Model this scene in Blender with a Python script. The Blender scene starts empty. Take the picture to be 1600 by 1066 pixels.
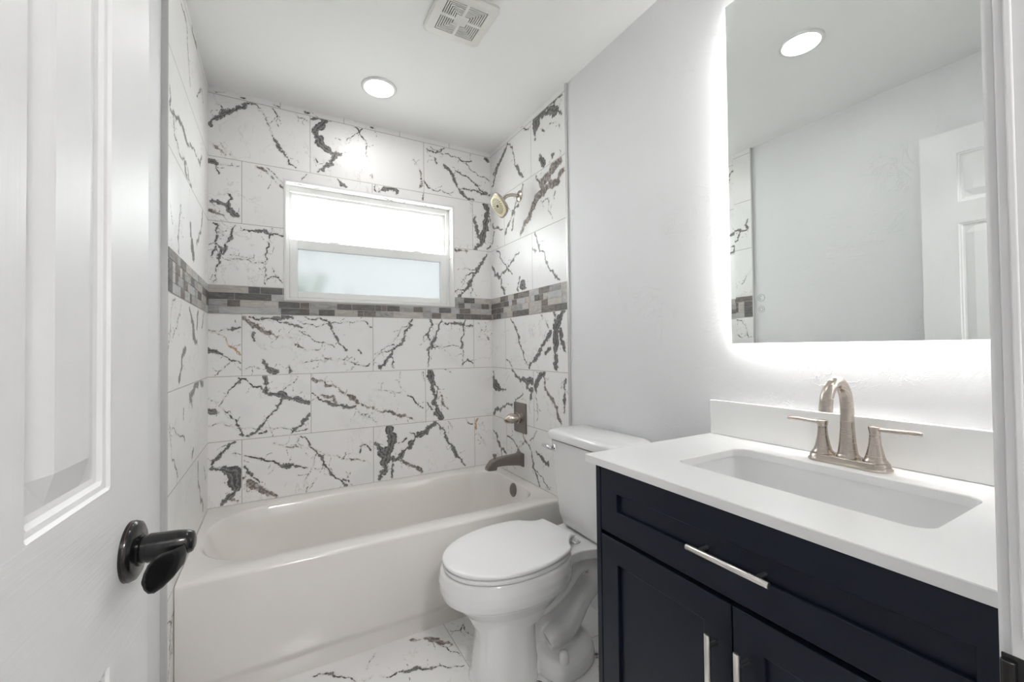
import bpy, bmesh, math, random
import numpy as np
from mathutils import Vector, Matrix
random.seed(7)
C = bpy.context.scene
COL = C.collection
PI = math.pi
# ---------------------------------------------------------------- camera, world, lights, exposure
XL, XR, YB, ZC = -0.2877, 1.2363, 2.4819, 2.461       # tiled faces of the left / right / back wall, ceiling
XLP, XRP = -0.303, 1.2400                              # painted plaster faces
YF = 0.100                                             # room side of the doorway wall
TUB_Y, TUB_Z, TILE_Y = 1.714, 0.4193, 1.622

cam_d = bpy.data.cameras.new('camera'); cam = bpy.data.objects.new('camera', cam_d); COL.objects.link(cam)
yaw, pit, rol = math.radians(29.1947), math.radians(0.9371), math.radians(-0.6425)
fw = Vector((math.sin(yaw)*math.cos(pit), math.cos(yaw)*math.cos(pit), math.sin(pit)))
rt = Vector((math.cos(yaw), -math.sin(yaw), 0)); up = rt.cross(fw)
r2 = rt*math.cos(rol)+up*math.sin(rol); u2 = -rt*math.sin(rol)+up*math.cos(rol)
M4 = Matrix((( r2.x, u2.x, -fw.x, 0), (r2.y, u2.y, -fw.y, 0), (r2.z, u2.z, -fw.z, 1.1722), (0, 0, 0, 1)))
cam.matrix_world = M4
cam_d.sensor_width = 36; cam_d.lens = 658.93/1600*36; cam_d.clip_start = 0.01
C.camera = cam

w = bpy.data.worlds.new('sky'); C.world = w; w.use_nodes = True
nt = w.node_tree; bg = nt.nodes['Background']
SKY = 2.0
tc = nt.nodes.new('ShaderNodeTexCoord'); sx = nt.nodes.new('ShaderNodeSeparateXYZ'); rp = nt.nodes.new('ShaderNodeValToRGB')
nt.links.new(tc.outputs['Generated'], sx.inputs[0]); nt.links.new(sx.outputs['Z'], rp.inputs[0])
rp.color_ramp.elements[0].position = 0.0; rp.color_ramp.elements[0].color = (0.92, 0.945, 0.935, 1)
rp.color_ramp.elements[1].position = 0.5; rp.color_ramp.elements[1].color = (0.96, 0.97, 0.985, 1)
nt.links.new(rp.outputs[0], bg.inputs['Color']); bg.inputs['Strength'].default_value = SKY

C.view_settings.view_transform = 'Standard'; C.view_settings.look = 'None'
C.view_settings.gamma = 1; C.view_settings.use_curve_mapping = False
EXPOSURE = 2.46
C.view_settings.exposure = EXPOSURE
CAN_STRENGTH = 10.5      # recessed ceiling lights (lens emission)
HALL_FILL_STRENGTH = 15.0     # added fill light, out of view in the hall behind the doorway
MIRROR_STRENGTH = 6.5    # LED strip behind the mirror

# ---------------------------------------------------------------- helpers
def new_mat(name, color, rough=0.5, metal=0.0, coat=0.0, spec=0.5):
    m = bpy.data.materials.new(name); m.use_nodes = True
    b = m.node_tree.nodes['Principled BSDF']
    b.inputs['Base Color'].default_value = (*color, 1); b.inputs['Roughness'].default_value = rough
    b.inputs['Metallic'].default_value = metal; b.inputs['Coat Weight'].default_value = coat
    b.inputs['Coat Roughness'].default_value = 0.05
    b.inputs['Specular IOR Level'].default_value = spec
    return m
def N(m, t, **kw):
    n = m.node_tree.nodes.new(t)
    for k, v in kw.items():
        if k.startswith('_'): n.inputs[k[1:].replace('_', ' ')].default_value = v
        else: setattr(n, k, v)
    return n
def L(m, a, b): m.node_tree.links.new(a, b)
def bsdf(m): return m.node_tree.nodes['Principled BSDF']
def math_n(m, op, a, b=None, clamp=False):
    n = m.node_tree.nodes.new('ShaderNodeMath'); n.operation = op; n.use_clamp = clamp
    for i, v in enumerate((a, b)):
        if v is None: continue
        if isinstance(v, (int, float)): n.inputs[i].default_value = v
        else: L(m, v, n.inputs[i])
    return n.outputs[0]
def mix_c(m, fac, a, b):
    n = m.node_tree.nodes.new('ShaderNodeMix'); n.data_type = 'RGBA'
    for i, v in ((0, fac), (6, a), (7, b)):
        if isinstance(v, (int, float)): n.inputs[i].default_value = v
        elif isinstance(v, tuple): n.inputs[i].default_value = (*v, 1)
        else: L(m, v, n.inputs[i])
    return n.outputs[2]
def sstep(m, v, lo, hi):       # map range smoothstep lo..hi -> 0..1
    n = m.node_tree.nodes.new('ShaderNodeMapRange'); n.interpolation_type = 'SMOOTHSTEP'
    L(m, v, n.inputs[0]); n.inputs[1].default_value = lo; n.inputs[2].default_value = hi
    return n.outputs[0]
def objcoord(m):
    return N(m, 'ShaderNodeTexCoord').outputs['Object']
def noise(m, scale, detail=3, rough=0.5, vec=None, dist=0.0):
    n = N(m, 'ShaderNodeTexNoise'); n.inputs['Scale'].default_value = scale; n.inputs['Detail'].default_value = detail
    n.inputs['Roughness'].default_value = rough; n.inputs['Distortion'].default_value = dist
    L(m, vec if vec is not None else objcoord(m), n.inputs['Vector'])
    return n.outputs['Fac']
def bump(m, h, strength, dist):
    n = N(m, 'ShaderNodeBump'); n.inputs['Strength'].default_value = strength; n.inputs['Distance'].default_value = dist
    L(m, h, n.inputs['Height']); L(m, n.outputs[0], bsdf(m).inputs['Normal']); return n

def link(o, parent=None, m=None):
    COL.objects.link(o)
    if parent is not None: o.parent = parent
    if m is not None:
        for k in (m if isinstance(m, (list, tuple)) else [m]): o.data.materials.append(k)
    return o
def obj(name, bm, m=None, parent=None, smooth=False, bevel=0, segs=2, angle=40):
    me = bpy.data.meshes.new(name); bmesh.ops.recalc_face_normals(bm, faces=bm.faces[:]); bm.to_mesh(me); bm.free()
    if parent is not None: me.transform(Matrix.Translation(-Vector(world_loc(parent))))
    o = bpy.data.objects.new(name, me); link(o, parent, m)
    if smooth: me.shade_smooth()
    if bevel:
        md = o.modifiers.new('bevel', 'BEVEL'); md.width = bevel; md.segments = segs; md.limit_method = 'ANGLE'; md.angle_limit = math.radians(angle)
        md.harden_normals = False
        me.shade_smooth()
    if smooth or bevel:
        me.set_sharp_from_angle(angle=math.radians(50 if not bevel else 30))
    return o
def world_loc(o):
    l = Vector(o.location)
    while o.parent: o = o.parent; l += Vector(o.location)
    return l
def thing(name, label, cat, loc=(0, 0, 0), group=None):
    o = bpy.data.objects.new(name, None); COL.objects.link(o); o.location = loc; o.empty_display_size = 0.05
    tag(o, label, cat, group); return o
def tag(o, label, cat, group=None):
    o['label'] = label; o['category'] = cat
    if group: o['group'] = group
    return o
def struct(o, label=None):
    o['kind'] = 'structure'
    if label: o['label'] = label
    return o
def box(bm, x0, x1, y0, y1, z0, z1, mi=0):
    vs = [bm.verts.new((x, y, z)) for x in (x0, x1) for y in (y0, y1) for z in (z0, z1)]
    for f in ((0, 1, 3, 2), (4, 6, 7, 5), (0, 4, 5, 1), (2, 3, 7, 6), (0, 2, 6, 4), (1, 5, 7, 3)):
        fc = bm.faces.new([vs[i] for i in f]); fc.material_index = mi
    return vs
def BM(): return bmesh.new()
def bx(*a):
    bm = BM(); box(bm, *a); return bm
def loft(bm, rings, cap0=True, cap1=True, closed=True, mi=0):
    R = [[bm.verts.new(p) for p in r] for r in rings]; n = len(R[0])
    for a, b in zip(R, R[1:]):
        for i in range(n if closed else n-1):
            f = bm.faces.new((a[i], a[(i+1) % n], b[(i+1) % n], b[i])); f.material_index = mi
    if cap0: bm.faces.new(R[0][::-1]).material_index = mi
    if cap1: bm.faces.new(R[-1]).material_index = mi
    return R
def frame_axes(d):
    d = Vector(d).normalized(); a = Vector((0, 0, 1)) if abs(d.z) < 0.9 else Vector((0, 1, 0))
    u = d.cross(a).normalized(); v = u.cross(d).normalized(); return d, u, v
def lathe(bm, origin, axis, prof, n=40, cap=True):        # prof: (t along axis, radius)
    d, u, v = frame_axes(axis); o = Vector(origin)
    rings = [[o+d*t+(u*math.cos(2*PI*i/n)+v*math.sin(2*PI*i/n))*max(r, 1e-5) for i in range(n)] for t, r in prof]
    loft(bm, rings, cap, cap)
def tube(bm, pts, rads, n=20, sub=6, flat=1.0):
    P = [Vector(p) for p in pts]
    if isinstance(rads, (int, float)): rads = [rads]*len(P)
    out = []; rr = []
    for i in range(len(P)-1):
        p0 = P[max(i-1, 0)]; p1 = P[i]; p2 = P[i+1]; p3 = P[min(i+2, len(P)-1)]
        for k in range(sub):
            t = k/sub
            out.append(0.5*((2*p1)+(-p0+p2)*t+(2*p0-5*p1+4*p2-p3)*t*t+(-p0+3*p1-3*p2+p3)*t**3)); rr.append(rads[i]*(1-t)+rads[i+1]*t)
    out.append(P[-1]); rr.append(rads[-1])
    d, u, v = frame_axes(out[1]-out[0]); rings = []
    for i, p in enumerate(out):
        t = (out[min(i+1, len(out)-1)]-out[max(i-1, 0)]).normalized()
        u = (u-t*u.dot(t)).normalized(); v = t.cross(u)
        rings.append([p+(u*math.cos(2*PI*k/n)+v*flat*math.sin(2*PI*k/n))*rr[i] for k in range(n)])
    loft(bm, rings)
def rrect(x0, x1, y0, y1, r, z, n=8):                     # rounded rectangle, counter clockwise
    pts = []
    for cx, cy, a in ((x1-r, y1-r, 0), (x0+r, y1-r, 90), (x0+r, y0+r, 180), (x1-r, y0+r, 270)):
        for i in range(n+1):
            t = math.radians(a+90*i/n); pts.append(Vector((cx+r*math.cos(t), cy+r*math.sin(t), z)))
    return pts
def ray_rect(cx, cy, p, x0, x1, y0, y1, z):
    dx, dy = p.x-cx, p.y-cy
    t = min([((x1-cx)/dx) if dx > 1e-9 else ((x0-cx)/dx) if dx < -1e-9 else 1e9, ((y1-cy)/dy) if dy > 1e-9 else ((y0-cy)/dy) if dy < -1e-9 else 1e9])
    return Vector((cx+dx*t, cy+dy*t, z))
def outer_loop(inner, x0, x1, y0, y1, z):                 # points of the rectangle matching an inner loop, corners snapped
    cx = sum(p.x for p in inner)/len(inner); cy = sum(p.y for p in inner)/len(inner)
    o = [ray_rect(cx, cy, p, x0, x1, y0, y1, z) for p in inner]
    for c in ((x0, y0), (x0, y1), (x1, y0), (x1, y1)):
        k = min(range(len(o)), key=lambda i: (o[i].x-c[0])**2+(o[i].y-c[1])**2); o[k].x, o[k].y = c
    return o

VEINS={
 'back':'''d -279 2276 22 -255 2312 26 -226 2343 24 -187 2366 18 -146 2392 18 -121 2420 16 -97 2433 9
d -97 2427 7 -74 2396 5 -45 2366 5 -26 2325 5 -16 2280 6 -2 2258 14 13 2230 21 33 2203 12 55 2176 10 91 2137 7
d -254 2380 5 -236 2380 6 -218 2357 4
d -32 2438 4 -10 2419 6 6 2392 7 11 2337 4
d 89 2423 2 124 2410 5 152 2394 4
d 168 2417 15 205 2435 20 241 2427 18 259 2438 10
d 235 2425 21 205 2378 30 179 2346 30 205 2319 43 217 2289 46 235 2273 38 265 2256 26 302 2251 18 324 2264 5
d 283 2247 23 271 2215 26 246 2184 18 222 2152 15 198 2135 10
d 382 2438 8 410 2408 9 432 2372 7 449 2321 7 468 2242 4
d 429 2430 7 397 2392 7 365 2357 7 339 2317 4
d 187 2204 8 195 2189 10
d 283 2338 3 312 2336 4
d -277 2095 28 -260 2095 24 -254 2070 13 -243 2040 7
d -241 2088 2 -159 2095 3
d -278 1901 15 -246 1895 19 -212 1888 15 -187 1856 20 -165 1840 20
d -207 1948 11 -205 1901 15 -195 1873 13
d -43 2112 5 -11 2088 6 33 2039 5
d 146 2114 4 132 2096 5 117 2072 4
d 295 2116 5 313 2097 13 338 2081 10
d 486 2132 7 500 2082 11
d 520 2086 11 555 2106 25 603 2114 37 617 2081 11
d -267 1795 9 -246 1789 11 -253 1741 11 -260 1705 9 -265 1663 11 -274 1633 6
d -177 1795 6 -192 1760 9 -207 1711 10 -221 1656 13 -246 1624 13 -257 1576 7 -267 1503 4
d -282 1690 5 -255 1699 11 -231 1673 15 -246 1636 11
d -157 1773 4 -116 1775 9 -80 1780 16 -43 1779 9 -11 1773 9 32 1765 9
d -17 1802 5 -31 1755 7 -43 1692 8 -49 1624 7
d -231 1631 5 -177 1630 4 -127 1629 4 -54 1620 5
d -54 1618 3 -44 1557 5 -49 1510 3
d -49 1510 3 -12 1553 6 10 1549 7 32 1519 6
d -17 1596 3 -1 1554 6
d -187 1772 3 -217 1733 3 -236 1754 3
d -197 1646 2 -116 1648 2
d -257 2439 7 -250 2439 7
d -151 2442 9 -138 2442 9
d -10 2444 6 34 2444 6
d 137 2442 12 154 2442 13
d 476 2448 11 485 2446 11
b -278 2192 6 -251 2171 9 -223 2140 9
b -236 2192 3 -207 2163 4 -177 2133 3
b -284 1853 13 -255 1846 15 -226 1838 9
b -85 2110 5 -59 2099 12 -22 2073 16 11 2035 9 36 2015 6
b 483 2179 4 485 2149 4
d -289 1279 3 -217 1283 5 -177 1284 13 -151 1289 9
d -289 1178 25 -267 1174 27 -248 1163 13 -217 1145 5 -172 1123 7 -153 1111 7
d -187 1132 4 -221 1092 4 -261 1053 4
d -117 1342 9 -65 1330 11 -1 1338 19 53 1347 19 75 1340 12
d -12 1332 16 42 1314 16 87 1300 14 126 1293 6
d 103 1277 6 143 1252 7 201 1214 6 275 1187 6
d 132 1349 6 202 1345 10 249 1324 15 261 1285 10 291 1233 10 334 1174 12
d 98 1328 4 155 1310 5 213 1304 5 261 1318 6 335 1326 4 437 1335 5 473 1298 8
d -60 1127 9 -44 1092 14 -23 1070 30 4 1066 16
d 58 1089 12 62 1067 24
d -139 1078 3 -76 1081 2
d 400 1170 8 416 1148 7
d 120 1106 2 189 1117 5 260 1129 4
d 285 1122 4 359 1104 6 462 1093 7
d 397 1103 4 359 1059 4
d -101 1263 13 -96 1221 9
d -152 1034 13 -177 1008 9 -207 968 5 -244 907 3
d -162 1037 9 -117 1011 6 -76 991 9 -50 965 20 -13 950 16 30 941 30 74 920 14 119 908 24 149 896 27
d -50 1039 23 -50 1007 20 -44 971 25
d 25 936 14 9 894 12 -24 847 10 -55 808 11 -86 768 16 -112 752 16
d 97 1035 4 64 995 5 31 966 6
d -246 907 3 -207 869 6 -172 825 9 -153 775 11 -143 753 18 -117 744 11
d -286 887 19 -267 882 23 -244 876 6
d -287 813 3 -177 790 3 -76 773 3 52 766 5 142 757 5
d 149 830 12 119 797 17 85 763 14 68 742 7
d -287 945 3 -248 909 3
d -76 755 9 -45 764 16
d 165 943 7 212 904 12 271 870 18 333 859 21 383 859 10
d 383 845 3 447 793 4 499 747 3
d -182 723 11 -207 705 15 -236 674 15 -265 643 17 -269 615 13
d -284 608 6 -255 602 15 -217 590 32 -178 578 54 -182 532 54 -173 501 50
d -173 495 33 -192 470 24 -217 445 24 -231 427 17
d -177 670 11 -176 660 11
d -140 653 6 -97 638 9 -45 613 9 8 593 14 52 574 26 96 568 10 141 551 5
d -138 600 9 -107 550 9 -76 503 11
d 110 720 7 153 661 10 199 610 10 222 556 10 258 499 10 306 459 10 331 429 13
d 135 424 5 185 491 4
d 407 596 8 414 635 7 440 639 7 465 602 8
d 176 544 4 208 537 4
d 331 448 5 350 491 4
d 319 463 10 362 426 6
d 105 716 2 74 664 2
d 187 618 2 124 482 2
b -139 1337 24 -117 1317 29 -86 1293 20 -33 1264 27
b -33 1254 3 31 1239 4 86 1202 4 154 1173 4 213 1149 4 272 1115 5 334 1094 5
b 168 1019 27 212 1007 20 260 979 13 321 936 15 364 907 31 396 878 18
b 212 930 10 284 886 15
b -192 446 22 -168 436 15 -152 457 7
b -138 540 22 -117 510 33 -76 479 29 -35 448 27 -1 426 12
b -13 700 3 96 668 5 211 622 5 331 573 6 458 531 7
g -288 1271 5 -255 1262 6 -217 1239 8 -202 1197 8 -172 1173 10 -154 1153 9
d 708 1349 9 686 1298 13 658 1248 13 608 1184 17 587 1142 14 545 1095 19 518 1067 19
d 489 1124 5 532 1150 5 601 1177 7
d 601 1198 6 532 1171 4 489 1144 4
d 587 1128 7 597 1064 7
d 820 1352 12 816 1299 10 804 1241 15 833 1197 18 810 1124 10 802 1062 7
d 893 1354 6 873 1293 9 849 1226 18 826 1182 18
d 912 1330 8 975 1332 19 1040 1322 13 1100 1318 11
d 1049 1353 8 1035 1287 9 1022 1180 11
d 833 1182 7 910 1184 5 1014 1176 6
d 1022 1173 5 1030 1120 6 1021 1058 5
d 1021 1059 5 1062 1104 8 1097 1078 8
d 694 1341 6 644 1297 4 615 1240 6
d 774 1226 6 796 1263 9 819 1226 12
d 676 900 6 719 861 9 767 819 7
d 484 939 3 641 916 3
d 635 1040 3 641 944 3
d 399 824 3 464 778 4
d 817 1036 39 824 992 36 831 934 21 846 874 18 853 822 24 860 778 45 883 754 42
d 824 992 12 862 939 9 854 888 9
d 793 849 7 830 802 15
d 769 1035 6 781 980 4
d 909 1045 5 948 1024 5
d 570 713 52 584 656 61 570 602 47 556 549 49 548 495 38 514 434 27
d 489 639 13 515 602 38 542 564 36
d 583 545 22 583 490 17 582 430 11
d 604 528 28 653 571 23 710 627 26 769 663 26 814 702 24 842 722 18
d 618 624 6 667 646 9
d 860 716 9 906 663 11 933 586 12 960 546 25 983 498 19 1039 435 9
d 930 721 6 953 673 5
d 1133 624 5 1183 541 5
d 1050 721 6 1091 689 8
d 689 679 7 718 669 7 722 647 6
b 399 871 10 477 844 11 557 811 14 640 778 14 718 746 12
b 877 902 8 923 802 8
b 885 901 6 861 858 6
b 638 523 14 695 487 26 760 435 23
b 1122 1241 3 1191 1289 3 1224 1352 3
b 1140 1335 3 1217 1226 3
g 1129 720 13 1116 656 16
d 805 2396 8 859 2383 12 898 2414 8 922 2430 5
d 828 2413 6 985 2387 6 1034 2367 10 1100 2381 8
d 858 2341 12 867 2317 9
d 913 2319 12 944 2295 16 976 2248 13 999 2207 13 1016 2179 19 1048 2146 23 1115 2132 13
d 992 2297 8 1049 2277 10 1108 2249 10 1158 2204 13 1227 2179 24
d 1024 2185 13 1098 2185 13 1184 2184 17 1229 2179 24
d 1042 2361 5 1117 2314 5 1185 2295 5 1230 2272 5
d 1204 2418 24 1218 2408 27
d 781 2204 9 811 2158 8 888 2157 6 983 2165 5
d 781 2116 7 777 2079 12
d 1200 2108 37 1208 2046 40 1199 1965 43 1172 1883 43 1128 1823 33
d 1122 2018 23 1130 1956 30 1146 1896 33
d 1226 2032 13 1215 1825 13
d 1211 1797 10 1179 1742 17 1127 1660 20 1092 1603 23 1050 1546 22 1009 1505 22
d 1127 1660 8 1059 1639 6 1026 1591 5
d 1092 1603 6 1009 1544 6 985 1535 13
d 1144 1677 5 1043 1684 5
d 1092 1595 6 1091 1506 6
b 723 2317 4 752 2272 4 769 2217 9
b 769 2202 15 761 2149 6
b 987 1793 16 1061 1793 10''',
 'right':'''d 2244 2430 19 2292 2386 29 2358 2337 29 2409 2294 22 2456 2232 15
d 2374 2343 24 2437 2304 20
d 2244 2430 9 2185 2371 11 2157 2288 9 2130 2234 26 2103 2189 22 2055 2150 17
d 2103 2452 11 2043 2425 13 1996 2400 8
d 1683 2426 14 1734 2426 18 1799 2429 26 1856 2419 42 1928 2409 48 1917 2370 55
d 1856 2419 19 1778 2399 40 1715 2373 28
d 1929 2369 28 1930 2310 12
d 1892 2417 12 1778 2381 15 1685 2334 14
d 1885 2206 15 1869 2173 26 1846 2148 44
d 1768 2158 25 1766 2150 25
d 1923 2103 19 1888 2057 15
d 2121 2005 22 2194 1969 13 2240 1923 14 2281 1877 14
d 2064 2105 11 2134 2051 13 2194 1983 11
d 1878 1957 6 1811 1886 5 1773 1834 5
d 2458 1980 10 2318 1916 12
d 2435 1927 10 2465 1855 10
d 1745 1964 10 1756 1931 7
d 1942 1802 8 1919 1747 11 1896 1690 17 1840 1628 14 1775 1566 12 1717 1509 10
d 1969 1718 27 1920 1702 11
d 2468 1713 15 2424 1643 20 2358 1625 17 2293 1645 14 2200 1695 11 2114 1728 8
d 2374 1628 19 2343 1555 14 2296 1507 19
d 2117 1581 17 2133 1509 13
d 2090 1536 54 2037 1512 20
d 2404 1795 10 2308 1700 12 2202 1616 9
b 1700 2100 44 1774 2080 60 1853 2052 66 1913 1994 42 1976 1934 35 2042 1885 41 2097 1832 25
b 1677 2049 40 1723 2006 44 1854 1988 37 1901 1997 30
b 1870 2342 6 1802 2317 6 1687 2257 5
b 2165 1975 22 2196 1882 18
d 2223 1345 11 2165 1290 17 2130 1225 17 2098 1162 10 2072 1107 8 2034 1074 6
d 2021 1059 24 1970 1096 19 1896 1162 22 1837 1224 24 1803 1254 21
d 1686 1354 22 1727 1318 49 1760 1247 50 1766 1174 40 1759 1113 40 1756 1062 33
d 1718 1257 29 1690 1185 22 1675 1149 13
d 1768 1355 13 1759 1308 20
d 1850 1143 18 1805 1168 14
d 2289 1100 7 2214 1057 7
d 2215 1037 13 2129 1001 17 2023 987 47 1960 977 26
d 2075 990 24 1986 936 27 2012 880 20
d 1864 1038 25 1935 992 37 1948 939 26
d 1948 952 6 1938 849 6 1947 775 6
d 1678 1008 13 1689 937 16 1691 854 19
d 1715 970 6 1678 1008 6
d 2466 1019 10 2457 960 25 2433 930 74 2341 914 19 2294 914 12
d 2462 748 30 2344 801 12 2220 830 13
d 2175 864 13 2090 907 8
d 2471 635 13 2414 578 20 2366 542 19 2303 518 14
d 2366 542 15 2357 491 12
d 2284 632 9 2167 596 11 2085 550 8
d 2096 683 8 2031 623 10 1994 550 12 1959 480 12 1924 427 9
d 1956 605 11 1897 579 22 1840 560 25
d 1949 717 6 2017 652 6
d 1995 510 8 1899 483 6 1821 441 5
b 1903 1355 5 1824 1274 7
b 1864 1038 14 1865 971 14 1811 913 21 1748 835 20 1719 791 13''',
 'left':'''d 1816 2382 7 1936 2361 12 1970 2261 10 2004 2195 8
d 2038 2455 16 2153 2438 22
d 1644 2000 10 1644 1935 13 1740 1942 24 1877 1962 22 2041 1968 16 2284 2034 14
d 1690 1933 10 1715 1877 8 1849 1847 11 1973 1823 16 2042 1798 8
d 2154 2237 9 2329 2304 12
d 1878 1859 18 1940 1818 15
d 1822 1680 9 1795 1606 9 1785 1506 10
d 2008 1663 24 2044 1596 52 2081 1553 45
d 1625 1669 5 1694 1580 5
d 2332 1835 14 2286 1736 18 2158 1622 17
d 1732 1344 6 1662 1239 6 1629 1172 6 1604 1107 6
d 1832 1346 5 1771 1267 6 1697 1217 6
d 1994 1335 12 2074 1285 30 2074 1247 46 2161 1210 25
d 2191 1342 26 2160 1270 16
d 2359 1345 11 2289 1276 8
d 1922 1180 11 1846 1121 27 1793 1074 10
d 2325 1030 34 2103 1026 37 1996 1007 23 2049 955 12
d 1878 967 11 1878 933 8
d 1625 968 5 1736 914 6 1901 852 8
d 1648 928 5 1683 840 6 1776 756 8
d 2077 781 18 2050 759 9
d 2194 707 13 2195 637 10 2259 537 13 2328 469 14
d 2363 647 9 2400 583 9''',
 'floor':'''d 561 1612 5 589 1560 7 611 1524 5
d 325 1575 3 379 1563 8 425 1548 17 477 1524 10 539 1501 7 603 1471 5
d 288 1634 4 331 1703 4
d 111 1693 7 155 1686 12 182 1652 8 217 1626 7 242 1593 6
d 696 1693 6 667 1659 8 631 1672 5 621 1686 5
d 690 1679 6 687 1623 6 698 1601 5
d 664 1653 5 671 1621 3
d 261 1590 4 296 1588 4
b 468 1703 9 520 1689 19 562 1642 28 595 1614 22 604 1599 11''',
}
# ---------------------------------------------------------------- materials
def marble(name, rough=0.22):
    m = new_mat(name, (0.8, 0.8, 0.8), rough); b = bsdf(m); oc = objcoord(m)
    at = lambda n: N(m, 'ShaderNodeAttribute', attribute_name=n).outputs['Fac']
    n1 = noise(m, 75, 4, 0.6, oc); n2 = noise(m, 260, 2, 0.5, oc)
    pert = math_n(m, 'ADD', math_n(m, 'MULTIPLY', math_n(m, 'SUBTRACT', n1, 0.5), 0.012), math_n(m, 'MULTIPLY', math_n(m, 'SUBTRACT', n2, 0.5), 0.004))
    cloud = sstep(m, noise(m, 3.2, 5, 0.55, oc, 0.6), 0.52, 0.72)
    base = mix_c(m, math_n(m, 'MULTIPLY', cloud, 0.35), (0.91, 0.90, 0.895), (0.74, 0.75, 0.76))
    # hair-thin pale procedural veins
    hv = math_n(m, 'ABSOLUTE', math_n(m, 'SUBTRACT', noise(m, 4.5, 6, 0.62, oc, 0.5), 0.5))
    hair = math_n(m, 'MULTIPLY', math_n(m, 'SUBTRACT', 1.0, sstep(m, hv, 0.0, 0.008)), sstep(m, noise(m, 2.6, 2, 0.5, oc), 0.5, 0.62))
    base = mix_c(m, math_n(m, 'MULTIPLY', hair, 0.35), base, (0.42, 0.36, 0.34))
    streak = sstep(m, noise(m, 70, 5, 0.7, oc, 0.2), 0.42, 0.68)
    # brown, gold, dark veins: signed distances baked per vertex
    big = math_n(m, 'ADD', pert, math_n(m, 'MULTIPLY', math_n(m, 'SUBTRACT', noise(m, 30, 5, 0.65, oc, 0.0), 0.5), 0.045))
    def layer(src, attr, col_a, col_b, lo, hi, halo=None, pt=None):
        d = math_n(m, 'ADD', at(attr), pt if pt is not None else pert)
        f = math_n(m, 'SUBTRACT', 1.0, sstep(m, d, lo, hi))
        r = src
        if halo:
            hf = math_n(m, 'MULTIPLY', math_n(m, 'SUBTRACT', 1.0, sstep(m, d, -0.002, 0.012)), 0.30)
            r = mix_c(m, hf, r, halo)
        return mix_c(m, f, r, mix_c(m, streak, col_a, col_b))
    base = layer(base, 'vein_h', (0.30, 0.28, 0.27), (0.50, 0.47, 0.45), -0.0006, 0.0014)
    base = layer(base, 'vein_b', (0.17, 0.145, 0.135), (0.56, 0.50, 0.465), -0.003, 0.002, (0.72, 0.65, 0.61), big)
    base = layer(base, 'vein_g', (0.50, 0.30, 0.16), (0.62, 0.45, 0.30), -0.003, 0.002)
    base = layer(base, 'vein_w', (0.095, 0.092, 0.092), (0.20, 0.195, 0.19), -0.001, 0.0012, (0.66, 0.655, 0.655), big)
    base = layer(base, 'vein_d', (0.085, 0.082, 0.082), (0.22, 0.21, 0.205), -0.0006, 0.0012, (0.66, 0.655, 0.655))
    j = at('joint')
    g = math_n(m, 'SUBTRACT', 1.0, sstep(m, j, 0.0010, 0.0018))
    base = mix_c(m, g, base, (0.50, 0.46, 0.43))
    L(m, base, b.inputs['Base Color'])
    L(m, math_n(m, 'ADD', rough, math_n(m, 'MULTIPLY', g, 0.5)), b.inputs['Roughness'])
    bump(m, sstep(m, j, 0.0006, 0.0030), 0.6, 0.0012)
    return m
M_marble = marble('marble_tile', 0.34); M_floor = marble('marble_floor_tile', 0.16)

def plaster(name, col, strength=0.6):
    m = new_mat(name, col, 0.62); oc = objcoord(m)
    warp = noise(m, 3.2, 6, 0.6, oc, 1.2); pl = sstep(m, warp, 0.50, 0.60)
    rid = math_n(m, 'ABSOLUTE', math_n(m, 'SUBTRACT', noise(m, 7.0, 4, 0.6, oc, 2.0), 0.5))
    rid = math_n(m, 'MULTIPLY', math_n(m, 'SUBTRACT', 1.0, sstep(m, rid, 0.0, 0.02)), sstep(m, noise(m, 4.0, 2, 0.5, oc), 0.52, 0.66))
    h = math_n(m, 'ADD', math_n(m, 'MULTIPLY', pl, 0.25), math_n(m, 'ADD', math_n(m, 'MULTIPLY', rid, 0.6), math_n(m, 'MULTIPLY', noise(m, 40, 4, 0.6, oc), 0.35)))
    bump(m, h, strength, 0.0028)
    return m
M_plaster = plaster('trowelled_plaster', (0.85, 0.85, 0.865))
M_ceiling = plaster('ceiling_paint', (0.93, 0.93, 0.93), 0.18)
M_door = new_mat('door_paint', (0.85, 0.85, 0.855), 0.44)
oc = objcoord(M_door)
def grain():
    m = M_door; mp = N(m, 'ShaderNodeMapping'); mp.inputs['Scale'].default_value = (60, 4, 160); L(m, oc, mp.inputs[0])
    h1 = noise(m, 1.0, 3, 0.6, mp.outputs[0], 0.4); mp2 = N(m, 'ShaderNodeMapping'); mp2.inputs['Scale'].default_value = (60, 90, 3); L(m, oc, mp2.inputs[0]); h2 = noise(m, 1.0, 3, 0.6, mp2.outputs[0], 0.8)
    s = N(m, 'ShaderNodeSeparateXYZ'); L(m, oc, s.inputs[0]); z = s.outputs['Z']
    rail = math_n(m, 'MULTIPLY', math_n(m, 'GREATER_THAN', z, 0.80), math_n(m, 'LESS_THAN', z, 1.018))
    h = math_n(m, 'ADD', math_n(m, 'MULTIPLY', h1, rail), math_n(m, 'MULTIPLY', h2, math_n(m, 'SUBTRACT', 1.0, rail))); bump(m, h, 0.32, 0.0012)
grain()
M_white = new_mat('white_trim_paint', (0.82, 0.82, 0.83), 0.35)
M_vinyl = new_mat('white_vinyl', (0.86, 0.86, 0.85), 0.3)
M_porc = new_mat('white_porcelain', (0.88, 0.88, 0.88), 0.12, coat=0.6)
M_seat = new_mat('white_seat_plastic', (0.91, 0.905, 0.91), 0.22, coat=0.3)
M_tub = new_mat('tub_enamel', (0.83, 0.80, 0.765), 0.14, coat=0.5)
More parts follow.
